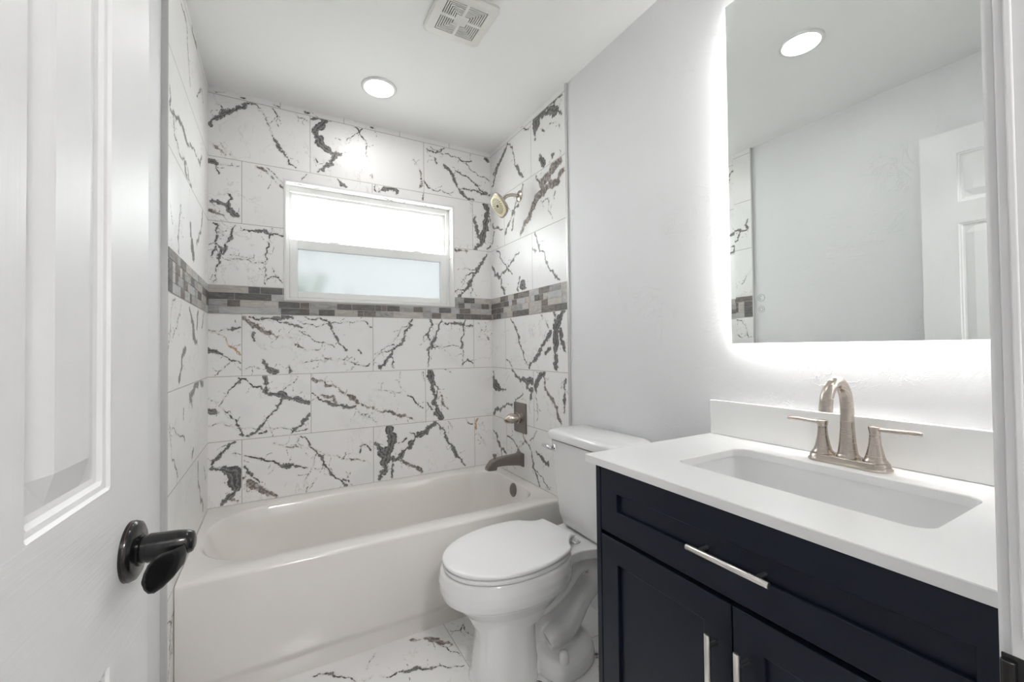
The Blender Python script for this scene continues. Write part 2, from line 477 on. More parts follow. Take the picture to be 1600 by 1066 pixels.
def quartz():
    m = new_mat('white_quartz', (0.86, 0.86, 0.86), 0.22)
    f = sstep(m, noise(m, 420, 2, 0.5), 0.62, 0.70)
    L(m, mix_c(m, math_n(m, 'MULTIPLY', f, 0.10), (0.93, 0.93, 0.925), (0.66, 0.66, 0.66)), bsdf(m).inputs['Base Color']); return m
M_quartz = quartz()
M_navy = new_mat('navy_lacquer', (0.0065, 0.0105, 0.0225), 0.36, spec=0.28)
def brushed(name, col, rough, sc=(8, 8, 500)):
    m = new_mat(name, col, rough, 1.0); mp = N(m, 'ShaderNodeMapping'); mp.inputs['Scale'].default_value = sc; L(m, objcoord(m), mp.inputs[0])
    n = noise(m, 1.0, 2, 0.5, mp.outputs[0]); L(m, math_n(m, 'ADD', rough-0.015, math_n(m, 'MULTIPLY', n, 0.03)), bsdf(m).inputs['Roughness']); return m
M_nickel = brushed('brushed_nickel', (0.52, 0.465, 0.415), 0.27)
M_handle = brushed('satin_nickel', (0.78, 0.75, 0.71), 0.30)
M_dnickel = brushed('dark_nickel', (0.26, 0.235, 0.215), 0.30)
M_chrome = new_mat('chrome', (0.80, 0.80, 0.82), 0.08, 1.0)
M_alu = new_mat('aluminium_trim', (0.62, 0.62, 0.62), 0.45, 0.3)
M_alug = new_mat('pale_metal_trim', (0.62, 0.62, 0.62), 0.4, 0.6)
M_bronze = new_mat('oil_rubbed_bronze', (0.012, 0.0115, 0.012), 0.26, 0.4, coat=0.3)
M_copper = new_mat('worn_copper_edge', (0.20, 0.10, 0.07), 0.35, 0.8)
M_black = new_mat('black_gap', (0.015, 0.015, 0.015), 0.8)
M_dgrey = new_mat('vent_slot_shade', (0.16, 0.155, 0.15), 0.7)
M_ventw = new_mat('vent_plastic', (0.80, 0.79, 0.75), 0.4)
M_ivory = new_mat('ivory_spray_face', (0.74, 0.66, 0.44), 0.35)
M_rubber = new_mat('dark_nozzle', (0.05, 0.045, 0.04), 0.6)
M_grout = new_mat('grout', (0.55, 0.52, 0.50), 0.85)
M_frostico = new_mat('etched_icon', (0.45, 0.50, 0.46), 0.6)
M_leaf = new_mat('foliage', (0.10, 0.22, 0.05), 0.6)
def stone(name, a, b):
    m = new_mat(name, a, 0.5); oc = objcoord(m); mp = N(m, 'ShaderNodeMapping'); mp.inputs['Scale'].default_value = (18, 18, 60); L(m, oc, mp.inputs[0])
    f = sstep(m, noise(m, 1.0, 6, 0.7, mp.outputs[0], 1.0), 0.35, 0.65)
    L(m, mix_c(m, f, a, b), bsdf(m).inputs['Base Color']); bump(m, f, 0.3, 0.001); return m
M_st = [stone('slate_dark', (0.115, 0.11, 0.11), (0.20, 0.19, 0.185)), stone('slate_brown', (0.16, 0.135, 0.125), (0.27, 0.24, 0.225)),
        stone('slate_grey', (0.30, 0.295, 0.29), (0.46, 0.455, 0.45)), stone('travertine_beige', (0.44, 0.41, 0.375), (0.60, 0.57, 0.53)),
        stone('slate_pale', (0.44, 0.45, 0.455), (0.58, 0.58, 0.575))]
def emit(name, col, s):
    m = bpy.data.materials.new(name); m.use_nodes = True; t = m.node_tree; t.nodes.clear()
    e = t.nodes.new('ShaderNodeEmission'); o = t.nodes.new('ShaderNodeOutputMaterial')
    e.inputs[0].default_value = (*col, 1); e.inputs[1].default_value = s; t.links.new(e.outputs[0], o.inputs[0]); return m
M_lens = emit('lamp_lens', (1.0, 0.985, 0.96), CAN_STRENGTH)
M_hall_fill = emit('hall_fill_emitter', (1.0, 0.98, 0.95), HALL_FILL_STRENGTH)
M_led = emit('led_strip', (1.0, 0.975, 0.95), MIRROR_STRENGTH)
M_mirror = new_mat('mirror_silver', (0.955, 0.985, 0.965), 0.0, 1.0)
def glass_mix(name, col, kind):
    m = bpy.data.materials.new(name); m.use_nodes = True; t = m.node_tree; t.nodes.clear()
    o = t.nodes.new('ShaderNodeOutputMaterial'); mx = t.nodes.new('ShaderNodeMixShader')
    g = t.nodes.new('ShaderNodeBsdfGlossy'); g.inputs['Roughness'].default_value = 0.02 if kind == 'clear' else 0.3
    if kind == 'clear':
        a = t.nodes.new('ShaderNodeBsdfTransparent'); a.inputs[0].default_value = (*col, 1); src = a.outputs[0]
    else:
        a = t.nodes.new('ShaderNodeBsdfRefraction'); a.inputs['Color'].default_value = (*col, 1); a.inputs['Roughness'].default_value = 0.35; a.inputs['IOR'].default_value = 1.15
        b = t.nodes.new('ShaderNodeBsdfTranslucent'); b.inputs[0].default_value = (*col, 1)
        m2 = t.nodes.new('ShaderNodeMixShader'); m2.inputs[0].default_value = 0.35; t.links.new(a.outputs[0], m2.inputs[1]); t.links.new(b.outputs[0], m2.inputs[2]); src = m2.outputs[0]
    mx.inputs[0].default_value = 0.06; t.links.new(src, mx.inputs[1]); t.links.new(g.outputs[0], mx.inputs[2]); t.links.new(mx.outputs[0], o.inputs[0]); return m
M_glass = glass_mix('clear_glass', (0.97, 0.99, 0.98), 'clear'); M_frost = glass_mix('frosted_glass', (0.315, 0.325, 0.33), 'frost')

# ---------------------------------------------------------------- tiled surfaces: veins traced per tile, distances stored per vertex
def parse(key):
    out = []
    for ln in VEINS.get(key, '').strip().split('\n'):
        t = ln.split()
        if len(t) < 4: continue
        a = np.array(list(map(float, t[1:]))).reshape(-1, 3)/1000
        a[:, 2] = np.where(a[:, 2] < 0.008, np.maximum(a[:, 2]-0.003, 0.0006), a[:, 2]*0.85)
        out.append((t[0], a))
    return out
def roughen(veins, seed, bound=None):      # crackle the traced veins and let pale hairline branches leave them
    rng = np.random.RandomState(seed); out = []
    for kind, P in veins:
        P = [p for p in P]
        for lvl in range(3):
            Q = [P[0]]
            for p, q in zip(P, P[1:]):
                d = q[:2]-p[:2]; ln = float(np.hypot(*d))
                if ln > 0.009:
                    m = (p+q)/2; m[:2] += np.array((-d[1], d[0]))*rng.normal(0, 0.11); m[2] = max(0.0003, m[2]*rng.uniform(0.55, 1.35)); Q.append(m)
                Q.append(q)
            P = Q
        P = np.array(P)
        if kind == 'd' and P[:, 2].max() > 0.010:      # broad dark patches: ragged body around a thin core
            W = P.copy(); W[:, 2] = np.where(P[:, 2] > 0.008, P[:, 2]*1.05, -0.02); out.append(('w', W)); P[:, 2] = np.where(P[:, 2] > 0.008, P[:, 2]*0.30, P[:, 2])
        out.append((kind, P))
        L_ = float(np.hypot(*(P[-1]-P[0])[:2]))
        for _ in range(int(L_/0.055)+rng.randint(0, 2)):
            i = rng.randint(0, len(P)-1); d = P[i+1, :2]-P[i, :2]; a = math.atan2(d[1], d[0])+rng.choice((-1, 1))*rng.uniform(0.3, 1.3); x, y = P[i, :2]; B = [(x, y, 0.0012)]
            for k in range(rng.randint(3, 9)):
                a += rng.normal(0, 0.5); s = rng.uniform(0.006, 0.013); x += math.cos(a)*s; y += math.sin(a)*s; B.append((x, y, 0.0009))
            out.append(('h', np.array(B)))
    return out
def extra(rects, seed):          # veins for tiles the photograph does not show
    rnd = random.Random(seed); out = []
    for (u0, u1, v0, v1) in rects:
        for _ in range(3):
            x, y = rnd.uniform(u0, u1), rnd.uniform(v0, v1); a = rnd.uniform(0, 6.28); P = []
            for k in range(7):
                P.append((x, y, rnd.choice((0.002, 0.003, 0.004, 0.012)))); a += rnd.uniform(-0.7, 0.7); s = rnd.uniform(0.03, 0.06)
                x += math.cos(a)*s; y += math.sin(a)*s
            out.append((rnd.choice('ddb'), np.array(P)))
    return out
def grid_lines(a, b, step, marks):
    s = sorted({round(x, 5) for x in [a, b]+[m for m in marks if a < m < b]}); out = []
    for p, q in zip(s, s[1:]):
        n = max(1, int(math.ceil((q-p)/step))); out += [p+(q-p)*i/n for i in range(n)]
    return np.array(out+[s[-1]])
def tiled(name, U, V, rows, fn, veins, mat, step=0.003, hole=None, parent=None):
    """rows: list of (v0, v1, [vertical joints]); fn maps arrays (u, v) to xyz"""
    marks_v = [r[0] for r in rows]+[r[1] for r in rows]; marks_u = [j for r in rows for j in r[2]]
    if hole: marks_u += [hole[0], hole[1]]; marks_v += [hole[2], hole[3]]
    gu = grid_lines(*U, step, marks_u); gv = grid_lines(*V, step, marks_v)
    nu, nv = len(gu), len(gv); A, B = np.meshgrid(gu, gv)
    F = {k: np.full(A.shape, 0.05) for k in 'dbghw'}; veins = roughen(veins, len(veins)+int(abs(V[1])*100)); J = np.full(A.shape, 0.05)
    tiles = []
    for v0, v1, js in rows:
        i0, i1 = np.searchsorted(gv, v0-1e-6), np.searchsorted(gv, v1+1e-6)
        for z in (v0, v1):
            if U and V[0]+1e-4 < z < V[1]-1e-4: J[i0:i1] = np.minimum(J[i0:i1], np.abs(B[i0:i1]-z))
        for j in js: J[i0:i1] = np.minimum(J[i0:i1], np.abs(A[i0:i1]-j))
        e = [U[0]-1]+sorted(js)+[U[1]+1]
        tiles += [(a, b, v0, v1) for a, b in zip(e, e[1:])]
    for kind, P in veins:
        c = P[:, :2].mean(0)
        tl = next((t for t in tiles if t[0] <= c[0] <= t[1] and t[2] <= c[1] <= t[3]), None)
        if tl is None: continue
        for p, q in zip(P, P[1:]):
            mg = 0.016+max(p[2], q[2])/2
            a0 = max(min(p[0], q[0])-mg, tl[0]); a1 = min(max(p[0], q[0])+mg, tl[1]); b0 = max(min(p[1], q[1])-mg, tl[2]); b1 = min(max(p[1], q[1])+mg, tl[3])
            i0, i1 = np.searchsorted(gv, b0), np.searchsorted(gv, b1); j0, j1 = np.searchsorted(gu, a0), np.searchsorted(gu, a1)
            if i0 >= i1 or j0 >= j1: continue
            X = A[i0:i1, j0:j1]-p[0]; Y = B[i0:i1, j0:j1]-p[1]; d = q[:2]-p[:2]; l2 = max(float(d@d), 1e-9)
            t = np.clip((X*d[0]+Y*d[1])/l2, 0, 1)
            D = np.hypot(X-t*d[0], Y-t*d[1])-(p[2]*(1-t)+q[2]*t)/2
            S = F[kind][i0:i1, j0:j1]; np.minimum(S, D, out=S)
    xyz = np.stack(fn(A.ravel(), B.ravel()), 1).astype(np.float32)
    ii, jj = np.meshgrid(np.arange(nv-1), np.arange(nu-1), indexing='ij'); keep = np.ones(ii.shape, bool)
    if hole:
        cu = (gu[:-1]+gu[1:])/2; cv = (gv[:-1]+gv[1:])/2
        keep = ~((cu[None] > hole[0]) & (cu[None] < hole[1]) & (cv[:, None] > hole[2]) & (cv[:, None] < hole[3]))
    k = (ii*nu+jj)[keep]; faces = np.stack([k, k+1, k+nu+1, k+nu], 1).astype(np.int32)
    me = bpy.data.meshes.new(name); me.vertices.add(len(xyz)); me.vertices.foreach_set('co', xyz.ravel())
    me.loops.add(faces.size); me.loops.foreach_set('vertex_index', faces.ravel()); me.polygons.add(len(faces))
    me.polygons.foreach_set('loop_start', np.arange(0, faces.size, 4, dtype=np.int32))
    me.update(calc_edges=True); me.validate()
    for nm, arr in (('vein_d', F['d']), ('vein_b', F['b']), ('vein_g', F['g']), ('vein_h', F['h']), ('vein_w', F['w']), ('joint', J)):
        a = me.attributes.new(nm, 'FLOAT', 'POINT'); a.data.foreach_set('value', arr.ravel().astype(np.float32))
    o = bpy.data.objects.new(name, me); link(o, parent, mat); return o

ZR = [0.105, 0.419, 0.733, 1.048, 1.357, 1.494, 1.807, 2.122, 2.431, ZC]
WIN = (0.040, 0.972, 1.438, 2.062)
colA, colB = [-0.150, 0.480, 1.106], [0.160, 0.785]
rows_b = [(ZR[i], ZR[i+1], [colA, colB, colA, [], colB, colA, colB, [0.02, 0.33, 0.64, 0.95]][i-1]) for i in range(1, 9)]
wall_back = struct(tiled('wall_back', (XL, XR), (0.40, ZC), [(0.40, 0.419, [])]+rows_b, lambda a, b: (a, a*0+YB, b), parse('back'), M_marble, hole=WIN))
rA, rB = [1.973], [2.293, 1.68]
rows_r = [(0, ZR[0], [1.9]), (ZR[0], ZR[1], rA)]+[(ZR[i], ZR[i+1], [rB[:1], rA, rB[:1], [], rA, rB[:1], rA, []][i-1]) for i in range(1, 9)]
struct(tiled('wall_right', (TILE_Y+0.030, YB), (0, ZC), rows_r, lambda a, b: (a*0+XR, a, b), parse('right')+extra([(1.7, 2.3, .5, .7)], 5)[:1], M_marble))
lA, lB = [2.06], [1.75, 2.36]
rows_l = [(0, ZR[0], []), (ZR[0], ZR[1], [])]+[(ZR[i], ZR[i+1], []) for i in range(1, 9)]
struct(tiled('wall_left', (TILE_Y, YB), (0, ZC), rows_l, lambda a, b: (a*0+XL, a, b), parse('left')+extra([(1.62, 1.70, .1, .4), (1.62, 1.7, .0, .3)], 9), M_marble))
# window reveals, tiled
rv = 0.075
tiled('window_reveal', (0, 2*(WIN[1]-WIN[0]+WIN[3]-WIN[2])), (0, rv), [(0, rv, [0.35, 0.932, 1.25, 1.9])],
      lambda u, v: (np.clip(np.where(u < .932, WIN[0]+u, np.where(u < 1.556, WIN[1], np.where(u < 2.488, WIN[1]-(u-1.556), WIN[0]))), WIN[0], WIN[1]), YB+v,
                    np.clip(np.where(u < .932, WIN[3], np.where(u < 1.556, WIN[3]-(u-.932), np.where(u < 2.488, WIN[2], WIN[2]+(u-2.488)))), WIN[2], WIN[3])),
      [('b', np.array([(0.02, .02, .004), (.12, .05, .01), (.2, .03, .006)])), ('b', np.array([(0.30, .01, .006), (.34, .05, .004)])), ('d', np.array([(0.50, .01, .006), (.52, .03, .014), (.57, .06, .006)])),
       ('d', np.array([(0.62, .01, .004), (.64, .06, .004)])), ('b', np.array([(0.75, .04, .004), (.9, .05, .006)])), ('b', np.array([(1.0, .05, .008), (1.2, .04, .01), (1.35, .06, .006)]))], M_marble, 0.004, parent=wall_back)
# floor
frow = [(-0.02, 0.13, []), (0.13, 0.74, [0.01]), (0.74, 1.35, [0.62, -0.0]), (1.35, 1.735, [0.618])]
floor = struct(tiled('floor', (XLP, XRP), (-0.02, 1.735), frow, lambda a, b: (a, b, a*0), parse('floor')+extra([(0, .6, .2, 1.3), (0.65, 1.2, .8, 1.3), (0, .7, .3, .7), (1.05, 1.2, 1.2, 1.35)], 3), M_floor, 0.0045))

# mosaic bands: individual stones on a grout bed
def mosaic(name, parent, L0, L1, place, seed, skip=None, fixed=None):
    rnd = random.Random(seed); bm = BM(); n = 4; z0, z1 = ZR[4], ZR[5]; h = (z1-z0)/n
    def pbox(a0, a1, c0, c1, t0, t1, mi):
        p = [place(a, d, z) for a in (a0, a1) for d in (t0, t1) for z in (c0, c1)]
        vs = [bm.verts.new(q) for q in p]
        for f in ((0, 1, 3, 2), (4, 6, 7, 5), (0, 4, 5, 1), (2, 3, 7, 6), (0, 2, 6, 4), (1, 5, 7, 3)): bm.faces.new([vs[i] for i in f]).material_index = mi
    for r in range(n):                                     # r = 0 is the top course
        zt = z1-r*h; zb = zt-h; a = L0; seq = list(fixed[r]) if fixed else []; last = -1
        while a < L1-0.004:
            if seq: ln, mi = seq.pop(0)
            else:
                ln = rnd.choice((0.042, 0.055, 0.075, 0.10, 0.13)); mi = rnd.choice([0, 0, 1, 1, 2, 3, 3, 4])
                if mi == last: mi = rnd.randrange(5)
            last = mi; b = min(a+ln, L1)
            if L1-b < 0.02: b = L1
            spans = [(a, b)]
            if skip and zt > skip[2]:
                spans = [(s, e) for s, e in ((a, min(b, skip[0])), (max(a, skip[1]), b)) if e-s > 0.004]
            for s, e in spans:
                pbox(s+0.0012, e-0.0012, zb+0.0012, min(zt, skip[2] if (skip and s > skip[0]-1e-4 and e < skip[1]+1e-4) else zt)-0.0012, 0.0005, 0.0028, mi)
            a = b
    if skip: pass
    pbox(L0, L1, z0-0.0005, (skip[2] if skip else z1+0.0005), 0.0001, 0.0011, 5)
    if skip: pbox(L0, skip[0], skip[2], z1, 0.0001, 0.0011, 5); pbox(skip[1], L1, skip[2], z1, 0.0001, 0.0011, 5)
    return obj(name, bm, M_st+[M_grout], parent)
FX = [[(0.165, 3), (0.052, 0), (0.10, 0), (0.05, 1)], [(0.107, 0), (0.16, 0), (0.085, 4)], [(0.076, 2), (0.056, 1), (0.165, 3), (0.10, 0), (0.045, 1), (0.135, 2), (0.078, 0), (0.125, 0), (0.036, 0), (0.03, 1), (0.075, 0), (0.08, 2), (0.06, 1), (0.05, 2), (0.05, 4), (0.08, 0)],
      [(0.046, 2), (0.155, 4), (0.107, 4), (0.135, 0), (0.042, 2), (0.082, 0), (0.117, 3), (0.033, 1), (0.068, 1), (0.10, 2), (0.075, 3), (0.10, 3), (0.055, 2), (0.06, 1), (0.1, 3)]]
mosaic('mosaic_band', wall_back, XL, XR, lambda a, d, z: (a, YB-d, z), 4, (WIN[0], WIN[1], WIN[2]), FX)
mosaic('mosaic_band', bpy.data.objects['wall_right'], TILE_Y+0.030, YB, lambda a, d, z: (XR-d, a, z), 21)
mosaic('mosaic_band', bpy.data.objects['wall_left'], TILE_Y, YB, lambda a, d, z: (XL+d, a, z), 33)

# painted walls, ceiling, doorway wall, hall behind the camera
HY = -1.75; JX0, JX1, DH = -0.262, 0.485, 2.115
struct(obj('wall_left_plaster', bx(XLP-0.1, XLP, YF, TILE_Y+0.001, 0, ZC), M_plaster))
struct(obj('wall_right_plaster', bx(XRP, XRP+0.1, YF, TILE_Y+0.031, 0, ZC), M_plaster))
bm = BM(); box(bm, XL-0.12, XR+0.12, -0.02, YB+0.15, ZC, ZC+0.1); struct(obj('ceiling', bm, M_ceiling))
bm = BM()
box(bm, XLP-0.1, JX0, -0.02, YF, 0, ZC); box(bm, JX1+0.012, XRP+0.1, -0.02, YF, 0, ZC); box(bm, JX0, JX1+0.012, -0.02, YF, DH+0.012, ZC)
struct(obj('wall_front', bm, M_plaster))
# tile edge trims and the thin strip joint at ceiling
struct(obj('trim_1', bx(XLP, XL+0.0012, TILE_Y-0.006, TILE_Y, 0, ZC), M_alu), 'grey metal edge strip ending the tiles on the left wall')
bm = BM(); box(bm, XRP-0.001, XR-0.006, TILE_Y+0.016, TILE_Y+0.030, 0, ZC); struct(obj('trim_2', bm, M_alug, bevel=0.003), 'pale metal edge strip ending the tiles on the right wall')
# hall
bm = BM(); box(bm, -1.1, 1.6, HY, -0.02, -0.02, 0); struct(obj('floor_hall', bm, new_mat('hall_floor', (0.45, 0.42, 0.38), 0.4)))
bm = BM(); box(bm, -1.1, 1.6, HY, -0.02, ZC, ZC+0.1); struct(obj('ceiling_hall', bm, M_ceiling))
struct(obj('wall_hall_back', bx(-1.2, 1.7, HY-0.1, HY, 0, ZC), M_plaster)); struct(obj('wall_hall_left', bx(-1.2, -1.1, HY, -0.02, 0, ZC), M_plaster)); struct(obj('wall_hall_right', bx(1.6, 1.7, HY, -0.02, 0, ZC), M_plaster))
bm = BM(); box(bm, -1.1, XLP-0.1, -0.02, 0.0, 0, ZC); box(bm, XRP+0.1, 1.6, -0.02, 0.0, 0, ZC); struct(obj('wall_hall_front', bm, M_plaster))

# door jamb and casing
bm = BM()
box(bm, JX1, JX1+0.012, -0.02, YF-0.001, 0, DH); box(bm, JX1-0.010, JX1, 0.020, 0.050, 0, DH); box(bm, JX1-0.0022, JX1, 0.0890, 0.0935, 0, 0.87); box(bm, JX1-0.0022, JX1, 0.0890, 0.0935, 0.95, DH)
struct(obj('trim_3', bm, M_white, bevel=0.002), 'white jamb and stop on the right of the doorway')
bm = BM()
prof = [(0.008, 0), (0.008, 0.009), (0.010, 0.012), (0.020, 0.013), (0.026, 0.017), (0.056, 0.019), (0.060, 0.014), (0.060, 0)]
loft(bm, [[Vector((JX1+a, YF+b*0.6, z)) for a, b in prof] for z in (0, DH+0.06)])
struct(obj('trim_4', bm, M_white, bevel=0.001), 'white moulded casing right of the doorway')
bm = BM(); box(bm, JX0-0.012, JX0, -0.02, YF-0.001, 0, DH); box(bm, JX0-0.012, JX1+0.012, -0.02, YF-0.001, DH, DH+0.012)
struct(obj('trim_5', bm, M_white))
bm = BM(); box(bm, JX1-0.0018, JX1+0.0002, 0.062, 0.104, 0.882, 0.936); lathe(bm, (JX1-0.002, 0.100, 0.884), (0, 0, 1), [(0, 0.0045), (0.048, 0.0045)], 16)
obj('strike_plate', bm, M_bronze, bpy.data.objects['trim_3'], bevel=0.0008)
# ---------------------------------------------------------------- window
y0 = YB+rv
win = struct(thing('window_1', 'white vinyl single-hung window with clear upper and frosted lower pane', 'window', (0.506, y0, WIN[2])))
del win['category']
def rframe(bm, x0, x1, z0, z1, wl, wr, wb, wt, ya, yb):
    box(bm, x0, x0+wl, ya, yb, z0, z1); box(bm, x1-wr, x1, ya, yb, z0, z1)
    box(bm, x0+wl, x1-wr, ya, yb, z0, z0+wb); box(bm, x0+wl, x1-wr, ya, yb, z1-wt, z1)
bm = BM(); rframe(bm, WIN[0], WIN[1], WIN[2], WIN[3], 0.022, 0.022, 0.02, 0.030, y0-0.004, y0+0.05); obj('window_frame', bm, M_vinyl, win, bevel=0.002)
bm = BM(); rframe(bm, WIN[0]-0.006, WIN[1]+0.006, WIN[2]-0.006, WIN[3]+0.006, 0.011, 0.011, 0.011, 0.011, YB-0.004, YB+0.010); obj('edge_casing', bm, M_white, win, bevel=0.002)
bm = BM(); rframe(bm, 0.062, 0.950, 1.735, 2.032, 0.014, 0.018, 0.022, 0.014, y0+0.020, y0+0.040); up = obj('upper_sash', bm, M_vinyl, win, bevel=0.0015)
obj('glass_pane', bx(0.070, 0.940, y0+0.028, y0+0.032, 1.745, 2.025), M_glass, up)
bm = BM(); rframe(bm, 0.062, 0.950, 1.458, 1.772, 0.040, 0.040, 0.032, 0.050, y0-0.006, y0+0.016)
box(bm, 0.26, 0.31, y0-0.004, y0+0.014, 1.772, 1.779); box(bm, 0.74, 0.79, y0-0.004, y0+0.014, 1.772, 1.779)
lo = obj('lower_sash', bm, M_vinyl, win, bevel=0.002)
obj('frosted_pane', bx(0.095, 0.917, y0+0.004, y0+0.008, 1.480, 1.730), M_frost, lo)
# slab under the floor tiles
struct(obj('floor_slab', bx(XLP-0.1, XRP+0.1, -0.02, YB+0.15, -0.06, -0.002), M_grout))
# foliage outside
bm = BM(); rnd = random.Random(2)
for i in range(2200):
    a, b, c = rnd.gauss(0, 0.30), rnd.gauss(0, 0.25), rnd.gauss(0, 0.30)
    p = Vector((0.08+a*0.6, 4.2+b, 1.30+c*0.8)); u = Vector((rnd.uniform(-1, 1), rnd.uniform(-1, 1), rnd.uniform(-1, 1))).normalized()*0.05; v = u.orthogonal().normalized()*0.022
    q = [bm.verts.new(x) for x in (p-u, p+v, p+u, p-v)]; bm.faces.new(q)
tube(bm, [(0.06, 4.2, 0), (0.09, 4.2, 0.7), (0.08, 4.2, 1.4)], [0.03, 0.025, 0.01], 10, 3)
sh = obj('shrub', bm, M_leaf); tag(sh, 'green shrub outdoors, blurred behind the frosted lower window pane', 'shrub')
struct(obj('ground', bx(-6, 6, YB+0.2, 9, -0.05, 0), new_mat('outdoor_ground', (0.72, 0.70, 0.66), 0.9)))
# ---------------------------------------------------------------- open six-panel door
E0 = Vector((-0.1555, 0.757, 0)); dd = Vector((-0.075, -0.9972, 0)).normalized(); nn = Vector((-dd.y, dd.x, 0))   # nn faces the camera side (+x)
DW, DT = 0.655, 2.100
def door_mesh():
    pans = [(a, b, z0, z1) for a, b in ((0.1165, 0.272), (0.384, 0.539)) for z0, z1 in ((0.24, 0.822), (1.018, 1.690), (1.782, 1.996))]
    prof = [(0, 0), (0.003, -0.0030), (0.008, -0.0042), (0.012, -0.0078), (0.018, -0.0092), (0.046, -0.0015)]
    us = {0, DW}; zs = {0.012, DT}
    for a, b, c, d in pans:
        for t, _ in prof: us |= {round(a+t, 5), round(b-t, 5)}; zs |= {round(c+t, 5), round(d-t, 5)}
    us, zs = sorted(us), sorted(zs)
    def hgt(u, z):
        for a, b, c, d in pans:
            m = min(u-a, b-u, z-c, d-z)
            if m > 1e-6:
                for (t0, h0), (t1, h1) in zip(prof, prof[1:]):
                    if m <= t1: return h0+(h1-h0)*(m-t0)/(t1-t0)
                return prof[-1][1]
        return 0.0
    bm = BM(); Hm = [[hgt(u, z) for u in us] for z in zs]
    for side in (0, 1):
        off = lambda h: (nn*h if side == 0 else nn*(-0.035-h))
        G = [[bm.verts.new(E0+dd*u+Vector((0, 0, z))+off(Hm[j][i])) for i, u in enumerate(us)] for j, z in enumerate(zs)]
        for j in range(len(zs)-1):
            for i in range(len(us)-1):
                a, b, c, d = G[j][i], G[j][i+1], G[j+1][i+1], G[j+1][i]; h = (Hm[j][i], Hm[j][i+1], Hm[j+1][i+1], Hm[j+1][i])
                if abs(h[0]-h[2]) < 1e-6 and abs(h[1]-h[3]) < 1e-6 and abs(h[0]-h[1]) < 1e-6: bm.faces.new((a, b, c, d))
                elif abs(h[0]-h[2]) < abs(h[1]-h[3]): bm.faces.new((a, b, d)) if False else (bm.faces.new((a, b, c)), bm.faces.new((a, c, d))) and None
                else: bm.faces.new((a, b, d)); bm.faces.new((b, c, d))
        if side == 0: G0 = G
    for i in range(len(us)-1):
        for j in (0, -1): bm.faces.new((G0[j][i], G0[j][i+1], G[j][i+1], G[j][i]))
    for j in range(len(zs)-1):
        for i in (0, -1): bm.faces.new((G0[j][i], G0[j+1][i], G[j+1][i], G[j][i]))
    return bm
door = obj('door_1', door_mesh(), M_door); struct(door, 'white six-panel door swung open along the left wall, black lever')
def dp(s, z, out): return E0+dd*s+nn*out+Vector((0, 0, z))
hs, hz = 0.062, 0.9245
bm = BM(); lathe(bm, dp(hs, hz, 0.0), nn, [(0, 0.0360), (0.004, 0.0360), (0.0085, 0.0342), (0.0105, 0.030), (0.011, 0.0)], 64, False)
hd = obj('door_handle', bm, M_bronze, door, smooth=True); hd['label'] = 'oil-rubbed black lever handle'
bm = BM(); lathe(bm, dp(hs, hz, 0.003), nn, [(0, 0.0357), (0.0006, 0.0362), (0.0012, 0.0357)], 64); obj('copper_rim', bm, M_copper, hd, smooth=True)
bm = BM()
lathe(bm, dp(hs, hz, 0.009), nn, [(0, 0.019), (0.004, 0.0195), (0.005, 0.0165), (0.010, 0.0165), (0.0105, 0.0175), (0.040, 0.0165), (0.050, 0.0150), (0.056, 0.0125), (0.058, 0.008)], 40)
# lever blade: sections along dd (towards the hinge), curling back towards the door
secs = [(-0.002, 0.053, 0.008, 0.004, 0), (0.008, 0.058, 0.010, 0.0040, -0.004), (0.020, 0.058, 0.0120, 0.0032, -0.009), (0.034, 0.052, 0.0170, 0.0026, -0.0115), (0.046, 0.045, 0.0205, 0.0024, -0.0125), (0.055, 0.0395, 0.0205, 0.0024, -0.0130), (0.062, 0.036, 0.0165, 0.0022, -0.0130), (0.066, 0.034, 0.0105, 0.002, -0.0130), (0.068, 0.033, 0.004, 0.0015, -0.0130)]
rings = []
for s, o_, hh, th, dz in secs:
    rings.append([dp(hs+s, hz+dz+hh*math.sin(2*PI*k/24), o_+th*math.cos(2*PI*k/24)) for k in range(24)])
loft(bm, rings)
obj('lever', bm, M_bronze, hd, smooth=True)

